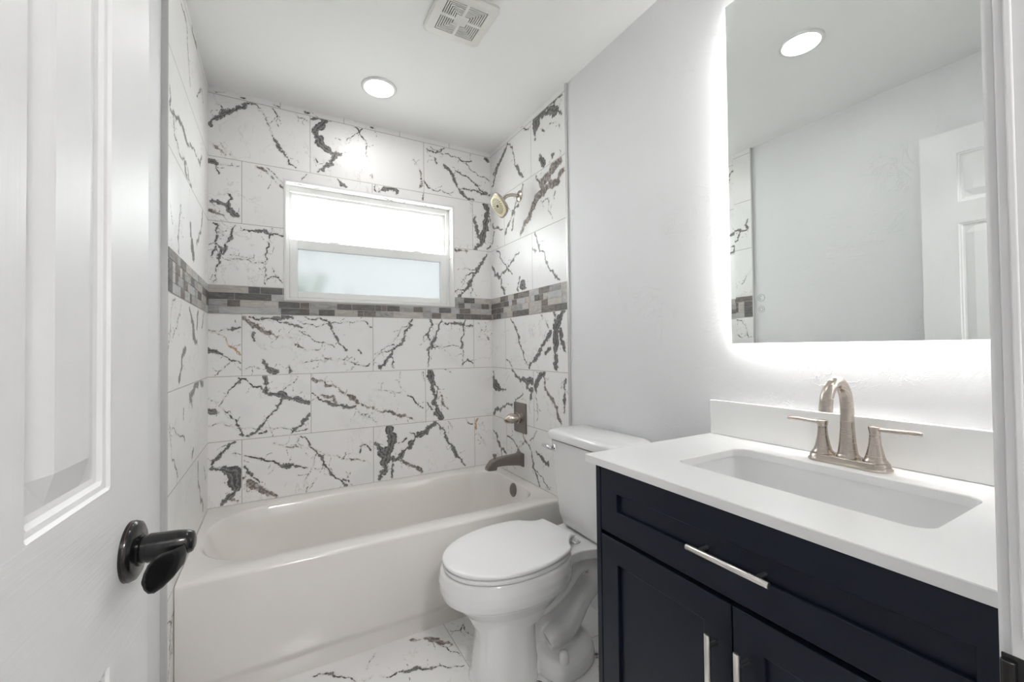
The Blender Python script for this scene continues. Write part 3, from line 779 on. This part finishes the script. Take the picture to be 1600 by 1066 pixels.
# ---------------------------------------------------------------- bathtub
tub = thing('bathtub', 'white alcove bathtub with glossy rounded rim under the window', 'bathtub', ((XL+XR)/2, 2.1, 0))
def tub_mesh():
    bm = BM(); x0, x1, y0, y1 = XL+0.002, XR-0.002, TUB_Y, YB-0.002
    def inn(gx0, gx1, gy0, gy1, rl, rr, z, n=16):
        pts = []
        for cx, cy, a, r in ((gx1-rr, gy1-rr, 0, rr), (gx0+rl, gy1-rl, 90, rl), (gx0+rl, gy0+rl, 180, rl), (gx1-rr, gy0+rr, 270, rr)):
            for i in range(n+1):
                t = math.radians(a+90*i/n); pts.append(Vector((cx+r*math.cos(t), cy+r*math.sin(t), z)))
        return pts
    Z = TUB_Z
    lv = [(-0.262, 1.178, 1.800, 2.398, .24, .16, Z-0.0005), (-0.255, 1.172, 1.806, 2.392, .235, .155, Z-0.003), (-0.250, 1.168, 1.811, 2.387, .23, .15, Z-0.010),
          (-0.230, 1.160, 1.822, 2.376, .23, .15, Z-0.06), (-0.180, 1.145, 1.840, 2.358, .22, .15, Z-0.16), (-0.110, 1.125, 1.856, 2.342, .21, .14, Z-0.25),
          (-0.060, 1.105, 1.870, 2.328, .19, .13, 0.105), (-0.02, 1.085, 1.885, 2.312, .18, .12, 0.085), (0.05, 1.03, 1.93, 2.26, .15, .11, 0.078)]
    I = [inn(*l) for l in lv]; top = I[0]
    O = [outer_loop(top, x0, x1, y0+0.012, y1, Z), outer_loop(top, x0, x1, y0+0.004, y1, Z-0.003), outer_loop(top, x0, x1, y0, y1, Z-0.012),
         outer_loop(top, x0, x1, y0, y1, 0.25), outer_loop(top, x0, x1, y0+0.002, y1, 0.095), outer_loop(top, x0, x1, y0+0.005, y1, 0.082), outer_loop(top, x0, x1, y0+0.016, y1, 0.066), outer_loop(top, x0, x1, y0+0.018, y1, 0.058), outer_loop(top, x0, x1, y0+0.018, y1, 0.0)]
    loft(bm, O[::-1]+I, cap0=True, cap1=True)
    return bm
obj('tub_shell', tub_mesh(), M_tub, tub, smooth=True)
bm = BM(); ax = Vector((-1, 0, 0.12)); o = Vector((1.1675, 2.085, 0.372)); lathe(bm, o, ax, [(-0.012, 0.038), (0.006, 0.038), (0.010, 0.034), (0.0105, 0.0)], 40, False)
d_, u_, v_ = frame_axes(ax)
ov = obj('overflow_plate', bm, M_dnickel, tub, smooth=True)
bm = BM(); lathe(bm, o+d_*0.0100, ax, [(0, 0.026), (0.003, 0.025), (0.0035, 0.0)], 32, False); obj('overflow_cap', bm, M_dnickel, ov, smooth=True)
bm = BM(); lathe(bm, (0.93, 2.095, 0.077), (0, 0, 1), [(0, 0.035), (0.004, 0.033), (0.0045, 0.0)], 32, False); obj('drain', bm, M_dnickel, tub, smooth=True)
ml = []
# ---------------------------------------------------------------- shower fittings
FY = 2.102
sh_ = thing('shower_head', 'brushed nickel shower head with ivory spray face on tiled wall', 'shower head', (XR, FY, 2.053))
bm = BM(); lathe(bm, (XR-0.0005, FY, 2.053), (-1, 0, 0), [(0, 0.033), (0.004, 0.033), (0.012, 0.022), (0.014, 0.012)], 36); obj('wall_flange', bm, M_nickel, sh_, smooth=True)
bm = BM(); tube(bm, [(XR, FY, 2.053), (XR-0.045, FY, 2.054), (XR-0.085, FY, 2.040), (XR-0.122, FY, 2.004)], 0.0095, 16, 8); obj('shower_arm', bm, M_nickel, sh_, smooth=True)
hn = Vector((-0.86, -0.05, -0.50)).normalized(); hc = Vector((1.092, 2.085, 1.972)); HROT = 0.30
bm = BM(); lathe(bm, (XR-0.113, FY-0.003, 2.013), Vector((-0.65, -0.15, -0.70)), [(0, 0.014), (0.012, 0.017), (0.020, 0.014), (0.03, 0.016)], 24); obj('swivel_ball', bm, M_nickel, sh_, smooth=True)
hu = Vector((0, 0, 1)); hu = (hu-hn*hu.dot(hn)).normalized(); hv = hn.cross(hu); ca, sa = math.cos(HROT), math.sin(HROT); hu, hv = hu*ca+hv*sa, hv*ca-hu*sa
def sq(r, t, rr=0.45, n=48, asp=0.86):
    out = []
    for k in range(n):
        a = 2*PI*k/n; c, s = math.cos(a), math.sin(a); q = (abs(c)**3.4+abs(s)**3.4)**(-1/3.4)
        out.append(hc+hu*(q*c*r)+hv*(q*s*r*asp)+hn*t)
    return out
bm = BM(); loft(bm, [sq(0.020, -0.034), sq(0.040, -0.026), sq(0.058, -0.014), sq(0.066, -0.004), sq(0.066, 0.004), sq(0.063, 0.006)]); hd_ = obj('head_body', bm, M_nickel, sh_, smooth=True)
bm = BM(); loft(bm, [sq(0.060, 0.004), sq(0.058, 0.0085), sq(0.05, 0.0105), sq(0.02, 0.0115)]); fc = obj('spray_face', bm, M_ivory, hd_, smooth=True)
bm = BM()
lathe(bm, hc+hn*0.0105, hn, [(0, 0.010), (0.003, 0.009)], 16)
for R, n in ((0.018, 10), (0.026, 14), (0.035, 18), (0.043, 20)):
    for k in range(n):
        a = 2*PI*(k+0.3*(R > .02))/n; lathe(bm, hc+hu*math.cos(a)*R+hv*math.sin(a)*R*0.9+hn*0.0095, hn, [(0, 0.0034), (0.0028, 0.0028)], 8)
obj('nozzles', bm, M_rubber, fc)

VY, VZ = 2.118, 0.768
vt = thing('tub_valve', 'nickel single-knob tub valve on rectangular wall plate', 'faucet valve', (XR, VY, VZ))
bm = BM(); loft(bm, [[Vector((XR-t, p.x, p.y)) for p in rrect(VY-0.068+s, VY+0.068-s, VZ-0.086+s, VZ+0.086-s, 0.006, 0, 4)] for t, s in ((0, 0), (0.006, 0), (0.009, 0.003))]); obj('wall_plate', bm, M_dnickel, vt, smooth=True)
bm = BM(); lathe(bm, (XR-0.008, VY, VZ), (-1, 0, 0), [(0, 0.030), (0.016, 0.030), (0.018, 0.027), (0.045, 0.026)], 36); kb = obj('knob_base', bm, M_nickel, vt, smooth=True)
bm = BM(); lathe(bm, (XR-0.053, VY, VZ), (-1, 0, 0), [(0, 0.027), (0.002, 0.0295), (0.012, 0.029), (0.030, 0.022), (0.042, 0.013), (0.047, 0.009), (0.056, 0.008), (0.059, 0.004)], 36)
tube(bm, [(XR-0.075, VY, VZ-0.02), (XR-0.10, VY-0.006, VZ-0.016), (XR-0.112, VY-0.008, VZ-0.005)], [0.006, 0.006, 0.004], 10, 4); obj('knob', bm, M_nickel, kb, smooth=True)

SY, SZ = 2.118, 0.530
sp = thing('tub_spout', 'dark nickel tub spout with lift diverter on tiled wall', 'spout', (XR, SY, SZ))
bm = BM(); loft(bm, [[Vector((XR-t, p.x, p.y)) for p in rrect(SY-0.034+s, SY+0.034-s, SZ-0.040+s, SZ+0.036-s, 0.006, 0, 4)] for t, s in ((0, 0), (0.008, 0), (0.010, 0.004), (0.015, 0.004), (0.017, 0.007))]); obj('wall_plate', bm, M_dnickel, sp, smooth=True)
bm = BM(); R_ = []
for t, hw, zt, zb in ((0.014, 0.027, 0.032, -0.034), (0.05, 0.024, 0.031, -0.028), (0.10, 0.023, 0.030, -0.022), (0.15, 0.023, 0.027, -0.020), (0.166, 0.023, 0.025, -0.022), (0.171, 0.023, 0.024, -0.038), (0.196, 0.023, 0.014, -0.038), (0.214, 0.022, -0.006, -0.037), (0.224, 0.020, -0.020, -0.034)):
    R_.append([Vector((XR-t, p.x, p.y)) for p in rrect(SY-hw, SY+hw, SZ+zb, SZ+zt, min(0.007, (zt-zb)*0.4), 0, 4)])
loft(bm, R_); body = obj('spout_body', bm, M_dnickel, sp, smooth=True)
bm = BM(); lathe(bm, (XR-0.172, SY, SZ+0.022), (0, 0, 1), [(0, 0.007), (0.012, 0.006), (0.014, 0.010), (0.024, 0.012), (0.027, 0.010)], 20); obj('diverter_knob', bm, M_dnickel, sp, smooth=True)

# ---------------------------------------------------------------- toilet
toi = thing('toilet', 'white two-piece elongated toilet between vanity and bathtub', 'toilet', (0.86, 1.385, 0))
def egg(cx, cy, fr, bk, hw, z, n=56, rot=0.0, pw=2.15):
    out = []
    for k in range(n):
        a = 2*PI*k/n; c, s = math.cos(a), math.sin(a)
        q = (abs(c)**pw+abs(s)**pw)**(-1/pw); x = -c*q*(fr if c > 0 else bk); y = s*q*hw
        out.append(Vector((cx+x*math.cos(rot)-y*math.sin(rot), cy+x*math.sin(rot)+y*math.cos(rot), z)))
    return out
RT = math.radians(3.0); TX, TY = 0.765, 1.392
bm = BM()
loft(bm, [egg(TX, TY, 0.250, 0.22, 0.168, 0.300, rot=RT), egg(TX, TY, 0.268, 0.235, 0.186, 0.312, rot=RT), egg(TX, TY, 0.276, 0.24, 0.193, 0.335, rot=RT), egg(TX, TY, 0.277, 0.24, 0.194, 0.365, rot=RT), egg(TX, TY, 0.270, 0.24, 0.189, 0.397, rot=RT), egg(TX, TY, 0.262, 0.23, 0.183, 0.404, rot=RT)])
loft(bm, [egg(0.765, 1.380, 0.160, 0.12, 0.095, 0.19), egg(0.765, 1.385, 0.185, 0.17, 0.118, 0.24), egg(TX, TY, 0.235, 0.215, 0.155, 0.285), egg(TX, TY, 0.250, 0.22, 0.168, 0.315)])
# front column
loft(bm, [rrect(0.592, 0.838, 1.262, 1.480, 0.09, 0.0), rrect(0.600, 0.838, 1.270, 1.472, 0.09, 0.03), rrect(0.613, 0.836, 1.280, 1.466, 0.09, 0.14), rrect(0.612, 0.836, 1.280, 1.466, 0.09, 0.23), rrect(0.600, 0.836, 1.278, 1.470, 0.09, 0.30)])
# deck under the tank
def deck(z, k):
    pts = [(0.93, 1.262-k), (1.00, 1.268), (1.08, 1.245), (1.215, 1.225), (1.215, 1.53), (1.08, 1.51), (1.00, 1.500), (0.93, 1.515)]
    return [Vector((x, y, z)) for x, y in pts]
loft(bm, [deck(0.372, 0), deck(0.408, 0)])
loft(bm, [[Vector((x, y, z)) for x, y in ((0.88, 1.28), (1.0, 1.30), (1.0, 1.46), (0.88, 1.50))] for z in (0.30, 0.375)])
# foot
def foot(k, z):
    P = [(0.825, 1.275), (0.850, 1.222), (0.890, 1.206), (0.960, 1.212), (1.025, 1.240), (1.070, 1.290), (1.090, 1.360), (1.078, 1.440), (1.020, 1.505), (0.920, 1.530), (0.840, 1.510), (0.820, 1.440), (0.820, 1.350)]
    cx, cy = 0.94, 1.37; out = []; n = len(P)
    P = [(x+(cx-x)*k/math.hypot(x-cx, y-cy), y+(cy-y)*k/math.hypot(x-cx, y-cy)) for x, y in P]
    for i in range(n):
        p0, p1, p2, p3 = P[i-1], P[i], P[(i+1) % n], P[(i+2) % n]
        for q in range(5):
            t = q/5; f = lambda a, b, c, d: 0.5*(2*b+(-a+c)*t+(2*a-5*b+4*c-d)*t*t+(-a+3*b-3*c+d)*t**3)
            out.append(Vector((f(p0[0], p1[0], p2[0], p3[0]), f(p0[1], p1[1], p2[1], p3[1]), z)))
    return out
loft(bm, [foot(k, z) for k, z in ((0.002, 0), (0, 0.008), (0.003, 0.030), (0.012, 0.048), (0.030, 0.060), (0.055, 0.066))])
# trapway
tube(bm, [(0.77, 1.335, 0.225), (0.86, 1.332, 0.235), (0.94, 1.332, 0.272), (1.01, 1.335, 0.322), (1.075, 1.338, 0.325), (1.120, 1.34, 0.275), (1.098, 1.34, 0.222), (1.045, 1.338, 0.180), (1.000, 1.336, 0.120), (0.960, 1.334, 0.092), (0.910, 1.330, 0.090), (0.880, 1.332, 0.080)],
     [0.047, 0.048, 0.046, 0.044, 0.040, 0.038, 0.037, 0.038, 0.038, 0.043, 0.044, 0.034], 20, 6)
loft(bm, [[Vector((x, 1.352+(0.05 if s else 0), z)) for x, z in ((0.81, 0.05), (1.04, 0.05), (1.10, 0.22), (1.02, 0.33), (0.83, 0.24))] for s in (0, 1)])
bowl = obj('bowl', bm, M_porc, toi, smooth=True)
rm = bowl.modifiers.new('blend', 'REMESH'); rm.mode = 'VOXEL'; rm.voxel_size = 0.0038; rm.use_smooth_shade = True
sm = bowl.modifiers.new('soften', 'CORRECTIVE_SMOOTH'); sm.smooth_type = 'SIMPLE'; sm.iterations = 1; bowl.modifiers.remove(sm)
sm = bowl.modifiers.new('soften', 'SMOOTH'); sm.iterations = 4; sm.factor = 0.5
bm = BM(); lathe(bm, (0.890, 1.240, 0.054), (0, 0, 1), [(0, 0.0185), (0.024, 0.0180), (0.034, 0.0150), (0.040, 0.008), (0.041, 0.0)], 28, False); obj('bolt_cap', bm, M_seat, toi, smooth=True)
# seat and lid outlines: rounded egg whose back is cut straight
RS = math.radians(8.5)
def lid_out(z, inset=0.0, x_back=0.247, wb=0.107, n=30):
    hw = 0.192-inset; fr = 0.270-inset; pts = []
    for k in range(n+1):                     # far side from the front tip to the neck
        a = PI*0.70*k/n; q = (abs(math.cos(a))**2.1+abs(math.sin(a))**2.1)**(-1/2.1); bk = 0.26
        pts.append((-math.cos(a)*q*(fr if math.cos(a) > 0 else bk), math.sin(a)*q*hw))
    x_n, y_n = pts[-1]; xb = x_back-inset; yb = wb-inset
    for k in range(1, 9):
        t = k/8; h = (1-t)**2; pts.append((x_n+(xb-x_n)*t, y_n*(1-t)**2+2*(1-t)*t*(yb-0.012)+yb*t*t))
    pts.append((xb+0.003, yb-0.006))
    full = pts+[(x, -y+(0.020*max(0, (x-0.15)/(xb-0.15)) if x > 0.15 else 0)) for x, y in pts[::-1]][:-1]
    out = []
    for x, y in full:
        X, Y = x, y; out.append(Vector((TX+0.002+X*math.cos(RS)-Y*math.sin(RS), TY+X*math.sin(RS)+Y*math.cos(RS), z)))
    return out
bm = BM(); loft(bm, [lid_out(0.4065, 0.012), lid_out(0.408, 0.005), lid_out(0.414, 0.002), lid_out(0.4205, 0.003), lid_out(0.4225, 0.010)]); obj('seat', bm, M_seat, toi, smooth=True)
bm = BM(); loft(bm, [lid_out(0.4245, 0.012), lid_out(0.4250, 0.004), lid_out(0.4300, 0.0), lid_out(0.4370, 0.0005), lid_out(0.4398, 0.004), lid_out(0.4408, 0.012), lid_out(0.4420, 0.05)]); obj('lid', bm, M_seat, toi, smooth=True)
for yy in (1.335, 1.475):
    bm = BM(); lathe(bm, (1.020, yy-0.014, 0.417), (0, 1, 0), [(0, 0.0075), (0.03, 0.0075)], 16); box(bm, 1.005, 1.034, yy-0.014, yy+0.016, 0.408, 0.416); obj('hinge', bm, M_seat, toi, bevel=0.002)
# tank
TKY0, TKY1 = 1.118, 1.540
def tk(x0, y0, y1, z, r=0.035, x1=1.224, bow=0.014):
    pts = rrect(x0, x1, y0, y1, r, z, 8)
    for p in pts:
        k = max(0, 1-((p.y-(y0+y1)/2)/((y1-y0)/2))**2)
        if p.x < (x0+x1)/2: p.x -= bow*k
    return pts
bm = BM(); loft(bm, [tk(1.085, TKY0+0.05, TKY1-0.05, 0.409), tk(1.072, TKY0+0.028, TKY1-0.030, 0.425), tk(1.060, TKY0+0.018, TKY1-0.020, 0.47), tk(1.048, TKY0+0.008, TKY1-0.008, 0.62), tk(1.040, TKY0, TKY1, 0.7745)])
obj('tank', bm, M_porc, toi, smooth=True)
bm = BM(); loft(bm, [tk(1.036, TKY0, TKY1-0.002, 0.7815), tk(1.027, TKY0-0.009, TKY1+0.007, 0.7835), tk(1.026, TKY0-0.010, TKY1+0.008, 0.808), tk(1.032, TKY0-0.004, TKY1+0.002, 0.817), tk(1.048, TKY0+0.012, TKY1-0.014, 0.821)])
obj('tank_lid', bm, M_porc, toi, smooth=True)
bm = BM(); lathe(bm, (1.040, 1.492, 0.744), (-1, 0, 0), [(0, 0.014), (0.006, 0.0145), (0.010, 0.010), (0.018, 0.009)], 24)
lv = [(1.020, 1.492, 0.745), (1.014, 1.505, 0.747), (1.012, 1.530, 0.749), (1.016, 1.553, 0.747)]
tube(bm, lv, [0.008, 0.0085, 0.0065, 0.006], 14, 5); fl = obj('flush_lever', bm, M_chrome, toi, smooth=True); fl['label'] = 'chrome flush lever'

# ---------------------------------------------------------------- vanity cabinet
VX, VF, VY0, VY1, VT = 0.735, 0.717, 0.104, 0.8490, 0.872
van = thing('vanity_cabinet', 'navy blue bathroom vanity cabinet with shaker doors', 'cabinet', (0.98, 0.485, 0))
bm = BM(); box(bm, VF, 1.236, VY1-0.0165, VY1, 0, VT); box(bm, VX, 1.236, VY0, VY0+0.018, 0, VT); box(bm, VX, 1.236, VY0+0.018, VY1-0.018, 0.10, 0.118)
box(bm, VX, VX+0.018, VY0+0.018, VY1-0.018, 0.69, 0.72); box(bm, VX, VX+0.018, VY0+0.018, VY1-0.018, VT-0.012, VT); box(bm, 1.224, 1.236, VY0+0.018, VY1-0.018, 0.118, VT-0.012)
box(bm, VX, VX+0.018, 0.465, 0.497, 0.118, 0.69); box(bm, VX+0.05, VX+0.066, VY0+0.018, VY1-0.018, 0.0, 0.10); obj('carcass', bm, M_navy, van, bevel=0.0012)
def shaker(y0, y1, z0, z1, st, rt_, rb, dep=0.009):
    bm = BM(); r = [Vector((VX-0.0006, 0, 0)), ]
    def ring(a, b, c, d, x): return [bm.verts.new((x, yy, zz)) for yy, zz in ((a, c), (b, c), (b, d), (a, d))]
    e = 0.0015
    R0 = ring(y0, y1, z0, z1, VX-0.0006); R1 = ring(y0, y1, z0, z1, VF+e); R2 = ring(y0+e, y1-e, z0+e, z1-e, VF)
    R3 = ring(y0+st, y1-st, z0+rb, z1-rt_, VF); R3b = ring(y0+st+0.001, y1-st-0.001, z0+rb+0.001, z1-rt_-0.001, VF+0.001); R4 = ring(y0+st+0.001, y1-st-0.001, z0+rb+0.001, z1-rt_-0.001, VF+dep)
    for A, B in ((R0, R1), (R1, R2), (R2, R3), (R3, R3b), (R3b, R4)):
        for i in range(4): bm.faces.new((A[i], A[(i+1) % 4], B[(i+1) % 4], B[i]))
    bm.faces.new(R4); bm.faces.new(R0[::-1]); return bm
def bar(y, z, axis, ln=0.156, cc=0.110):
    bm = BM(); a = Vector((0, 1, 0)) if axis == 'y' else Vector((0, 0, 1)); c = Vector((VF-0.030, y, z)); h = ln/2
    lathe(bm, c-a*h, a, [(0, 0.0052), (0.0006, 0.0058), (ln-0.0006, 0.0058), (ln, 0.0052)], 24)
    for s in (-1, 1): lathe(bm, c+a*s*cc/2+Vector((0.004, 0, 0)), (1, 0, 0), [(0, 0.0042), (0.026, 0.0042)], 16)
    return bm
dr = obj('drawer', shaker(0.118, 0.8305, 0.7125, 0.8690, 0.0555, 0.053, 0.058), M_navy, van)
obj('handle', bar(0.474, 0.787, 'y'), M_handle, dr, smooth=True)
d1 = obj('door', shaker(0.4830, 0.8305, 0.128, 0.7020, 0.0555, 0.056, 0.060), M_navy, van); obj('handle', bar(0.510, 0.566, 'z'), M_handle, d1, smooth=True)
d2 = obj('door', shaker(0.118, 0.4800, 0.128, 0.7020, 0.0555, 0.056, 0.060), M_navy, van); obj('handle', bar(0.4535, 0.566, 'z'), M_handle, d2, smooth=True)

# ---------------------------------------------------------------- vanity top with undermount sink
CT = 0.8916
vt_ = thing('countertop', 'white quartz vanity top with rectangular undermount sink', 'countertop', (0.975, 0.49, VT))
bm = BM(); inn = rrect(0.850, 1.108, 0.250, 0.712, 0.032, CT, 8); X0, X1, Y0, Y1 = 0.7095, 1.2385, 0.102, 0.8815
def at_z(l, z): return [Vector((p.x, p.y, z)) for p in l]
Oo = outer_loop(inn, X0, X1, Y0, Y1, CT); Oi = outer_loop(inn, X0+0.0015, X1-0.0015, Y0+0.0015, Y1-0.0015, CT)
in2 = rrect(0.8485, 1.1095, 0.2485, 0.7135, 0.033, CT, 8)
R = [at_z(inn, VT+0.0002), at_z(inn, CT-0.002), at_z(in2, CT), Oi, at_z(Oo, CT-0.0015), at_z(Oo, VT+0.0002)]
VV = loft(bm, R, False, False)
for i in range(len(inn)): j = (i+1) % len(inn); bm.faces.new((VV[-1][i], VV[-1][j], VV[0][j], VV[0][i]))
obj('slab', bm, M_quartz, vt_)
bm = BM(); box(bm, 1.2190, 1.2385, Y0, Y1-0.002, CT+0.0003, 0.9985); obj('backsplash', bm, M_quartz, vt_, bevel=0.0015)
bm = BM(); c = lambda d, z, r=0.035: rrect(0.843+d, 1.115-d, 0.243+d*1.1, 0.719-d*1.1, r, z, 8)
loft(bm, [c(-0.02, VT-0.001), c(0, VT-0.001), c(0.002, VT-0.02), c(0.010, VT-0.09), c(0.020, VT-0.118), c(0.045, VT-0.132), c(0.09, VT-0.138), c(0.120, VT-0.139, 0.006)], False, True)
basin = obj('basin', bm, M_porc, vt_, smooth=True)
md = basin.modifiers.new('thick', 'SOLIDIFY'); md.thickness = 0.006; md.offset = 1.0
bm = BM(); lathe(bm, (0.98, 0.481, VT-0.1385), (0, 0, 1), [(0, 0.024), (0.003, 0.022), (0.001, 0.016), (0.001, 0)], 28, False); obj('drain', bm, M_nickel, basin, smooth=True)

# ---------------------------------------------------------------- faucet
fa = thing('faucet', 'brushed nickel centerset faucet with two lever handles', 'faucet', (1.165, 0.485, CT))
FX, FCY = 1.163, 0.4815
bm = BM(); pl = lambda hx, hy, z: rrect(FX-hx, FX+hx, FCY-hy, FCY+hy, hx*0.96, z, 10)
loft(bm, [pl(0.031, 0.0815, CT+.0002), pl(0.031, 0.0815, CT+0.004), pl(0.028, 0.0785, CT+0.006), pl(0.0265, 0.077, CT+0.016), pl(0.0250, 0.0755, CT+0.0175)]); obj('base_plate', bm, M_nickel, fa, smooth=True)
for s in (1, -1):
    y = FCY+s*0.0515; bm = BM(); z = CT+0.0172
    lathe(bm, (FX, y, z), (0, 0, 1), [(0, 0.0225), (0.004, 0.0225), (0.007, 0.0195), (0.010, 0.0185), (0.022, 0.0150), (0.040, 0.0115), (0.056, 0.0100), (0.0615, 0.0098)], 36); hb = obj('handle', bm, M_nickel, fa, smooth=True)
    bm = BM(); lathe(bm, (FX, y, z+0.0622), (0, 0, 1), [(0, 0.0098), (0.004, 0.0100), (0.013, 0.0118), (0.0165, 0.0118), (0.0175, 0.0105)], 30)
    loft(bm, [[Vector((FX+w_*math.cos(2*PI*k/20), y+s*t, z+0.0735+dz+hh*math.sin(2*PI*k/20))) for k in range(20)] for t, w_, hh, dz in ((0.004, 0.0085, 0.005, 0), (0.020, 0.0080, 0.0052, 0), (0.055, 0.0075, 0.0055, 0.001), (0.074, 0.0072, 0.0056, 0.001), (0.079, 0.005, 0.004, 0.001))])
    obj('lever', bm, M_nickel, hb, smooth=True)
bm = BM(); z = CT+0.0172
tube(bm, [(FX, FCY, z+0.006), (FX, FCY, z+0.03), (FX, FCY, z+0.07), (FX, FCY, z+0.118), (FX-0.010, FCY, z+0.153), (FX-0.038, FCY, z+0.176), (FX-0.070, FCY, z+0.170), (FX-0.090, FCY, z+0.146), (FX-0.097, FCY, z+0.113)],
     [0.0205, 0.0168, 0.0138, 0.0132, 0.0130, 0.0128, 0.0126, 0.0128, 0.0132], 28, 8)
lathe(bm, (FX, FCY, z), (0, 0, 1), [(0, 0.0235), (0.004, 0.0235), (0.008, 0.0205)], 36); spt = obj('spout', bm, M_nickel, fa, smooth=True)
bm = BM(); lathe(bm, (FX-0.0970, FCY, z+0.1135), (-0.12, 0, -1), [(-0.001, 0.010), (0.001, 0.010)], 24); obj('aerator', bm, M_dnickel, spt, smooth=True)

# ---------------------------------------------------------------- backlit mirror
MX, MY0, MY1, MZ0, MZ1 = 1.206, 0.155, 0.792, 1.178, 2.212
mi = thing('mirror', 'large frameless mirror with white backlit glow around it over the vanity', 'mirror', (MX, 0.474, 1.695))
bm = BM(); bw, bt = 0.016, 0.0006
def mr(k, x): return [bm.verts.new((x, yy, zz)) for yy, zz in ((MY0+k, MZ0+k), (MY1-k, MZ0+k), (MY1-k, MZ1-k), (MY0+k, MZ1-k))]
A, B, Cc = mr(0, MX+0.006), mr(0, MX+bt), mr(bw, MX)
for P, Q in ((A, B), (B, Cc)):
    for i in range(4): bm.faces.new((P[i], P[(i+1) % 4], Q[(i+1) % 4], Q[i]))
bm.faces.new(Cc); bm.faces.new(A[::-1]); obj('mirror_glass', bm, M_mirror, mi)
bm = BM(); k = 0.035; box(bm, MX+0.006, XRP, MY0+k+0.012, MY1-k-0.012, MZ0+k+0.012, MZ1-k-0.012); obj('back_box', bm, M_vinyl, mi)
bm = BM(); rx0, rx1 = MX+0.0105, MX+0.0225
rframe_y = lambda bm, y0, y1, z0, z1, t: (box(bm, rx0, rx1, y0, y0+t, z0, z1), box(bm, rx0, rx1, y1-t, y1, z0, z1), box(bm, rx0, rx1, y0+t, y1-t, z0, z0+t), box(bm, rx0, rx1, y0+t, y1-t, z1-t, z1))
rframe_y(bm, MY0+k, MY1-k, MZ0+k, MZ1-k, 0.0115); obj('led_strip', bm, M_led, mi)
def ring_icon(y, z, r, arc):
    bm = BM()
    def arcband(ra, rb, a0, a1, n=32):
        P = [[bm.verts.new((MX-0.0004, y+q*math.cos(a0+(a1-a0)*i/n), z+q*math.sin(a0+(a1-a0)*i/n))) for q in (ra, rb)] for i in range(n+1)]
        for i in range(n): bm.faces.new((P[i][0], P[i][1], P[i+1][1], P[i+1][0]))
    arcband(r-0.0012, r, 0, 2*PI); arcband(r*0.42, r*0.58, *arc); return bm
obj('touch_icon', ring_icon(0.7, 1.307, 0.0105, (-PI*0.45, PI*0.55)), M_frostico, mi)
obj('touch_icon', ring_icon(0.7, 1.274, 0.0095, (0, 2*PI)), M_frostico, mi)

# ---------------------------------------------------------------- ceiling lights, added hall fill light and exhaust fan
def can(x, y, label):
    t = thing('recessed_light', label, 'ceiling light', (x, y, ZC), 'recessed ceiling lights')
    bm = BM(); lathe(bm, (x, y, ZC), (0, 0, -1), [(0, 0.084), (0.006, 0.0835), (0.0085, 0.081), (0.0085, 0.070), (0.003, 0.0655)], 64, False); obj('trim_ring', bm, M_vinyl, t, smooth=True)
    bm = BM(); lathe(bm, (x, y, ZC-0.0015), (0, 0, -1), [(0, 0.0640), (0.003, 0.0615), (0.006, 0.050), (0.0085, 0.028), (0.0092, 0)], 48, False); obj('lens', bm, M_lens, t)
can(0.443, 2.105, 'round recessed ceiling light above the bathtub'); can(0.455, 0.945, 'round recessed ceiling light seen reflected in the mirror')
bm = BM(); t = thing('hall_fill_light', 'added unseen fill light in the hall behind the doorway', 'ceiling light', (0.2, -0.9, ZC))
lathe(bm, (0.2, -0.9, ZC), (0, 0, -1), [(0, 0.18), (0.03, 0.17), (0.035, 0.0)], 40, False); obj('lens', bm, M_hall_fill, t)  # unseen lamp, added to fill the bathroom through the doorway

vx, vy = 0.628, 1.503
ev = thing('exhaust_fan_grille', 'square off-white exhaust fan grille with concentric slots on ceiling', 'vent', (vx, vy, ZC))
bm = BM()
loft(bm, [rrect(vx-0.1180, vx+0.1180, vy-0.1180, vy+0.1180, 0.022, ZC), rrect(vx-0.1180, vx+0.1180, vy-0.1180, vy+0.1180, 0.022, ZC-0.010), rrect(vx-0.112, vx+0.112, vy-0.112, vy+0.112, 0.02, ZC-0.0145)][:3], True, False)
a = rrect(vx-0.112, vx+0.112, vy-0.112, vy+0.112, 0.02, ZC-0.0145); HS = 0.0845
b = rrect(vx-HS, vx+HS, vy-HS, vy+HS, 0.0005, ZC-0.0165); b2 = rrect(vx-HS, vx+HS, vy-HS, vy+HS, 0.0005, ZC-0.012)
loft(bm, [a, b, b2], False, False); obj('cover_frame', bm, M_ventw, ev, smooth=True)
bm = BM(); box(bm, vx-HS, vx+HS, vy-HS, vy+HS, ZC-0.0122, ZC-0.011); obj('backing', bm, M_dgrey, ev)  # dark sheet: shade of the fan cavity put in as colour
bm = BM(); zt, zb = ZC-0.0118, ZC-0.0165; cw = 0.0055
box(bm, vx-0.026, vx+0.026, vy-0.026, vy+0.026, zb, zt)
pit_ = (HS-0.026)/7; sl = 0.0040
for i in range(7):                                  # L-shaped ribs in the four quadrants
    r0 = 0.026+i*pit_+sl; r1 = 0.026+(i+1)*pit_ if i < 6 else HS
    for sx_ in (-1, 1):
        for sy_ in (-1, 1):
            def sb(a0, a1, b0, b1):
                xs = sorted((vx+sx_*a0, vx+sx_*a1)); ys = sorted((vy+sy_*b0, vy+sy_*b1)); box(bm, xs[0], xs[1], ys[0], ys[1], zb, zt)
            sb(r0, r1, cw, r1); sb(cw, r0, r0, r1)
for sx_ in (-1, 1): box(bm, min(vx+sx_*0.026, vx+sx_*HS), max(vx+sx_*0.026, vx+sx_*HS), vy-cw, vy+cw, zb, zt); box(bm, vx-cw, vx+cw, min(vy+sx_*0.026, vy+sx_*HS), max(vy+sx_*0.026, vy+sx_*HS), zb, zt)
obj('slats', bm, M_ventw, ev)
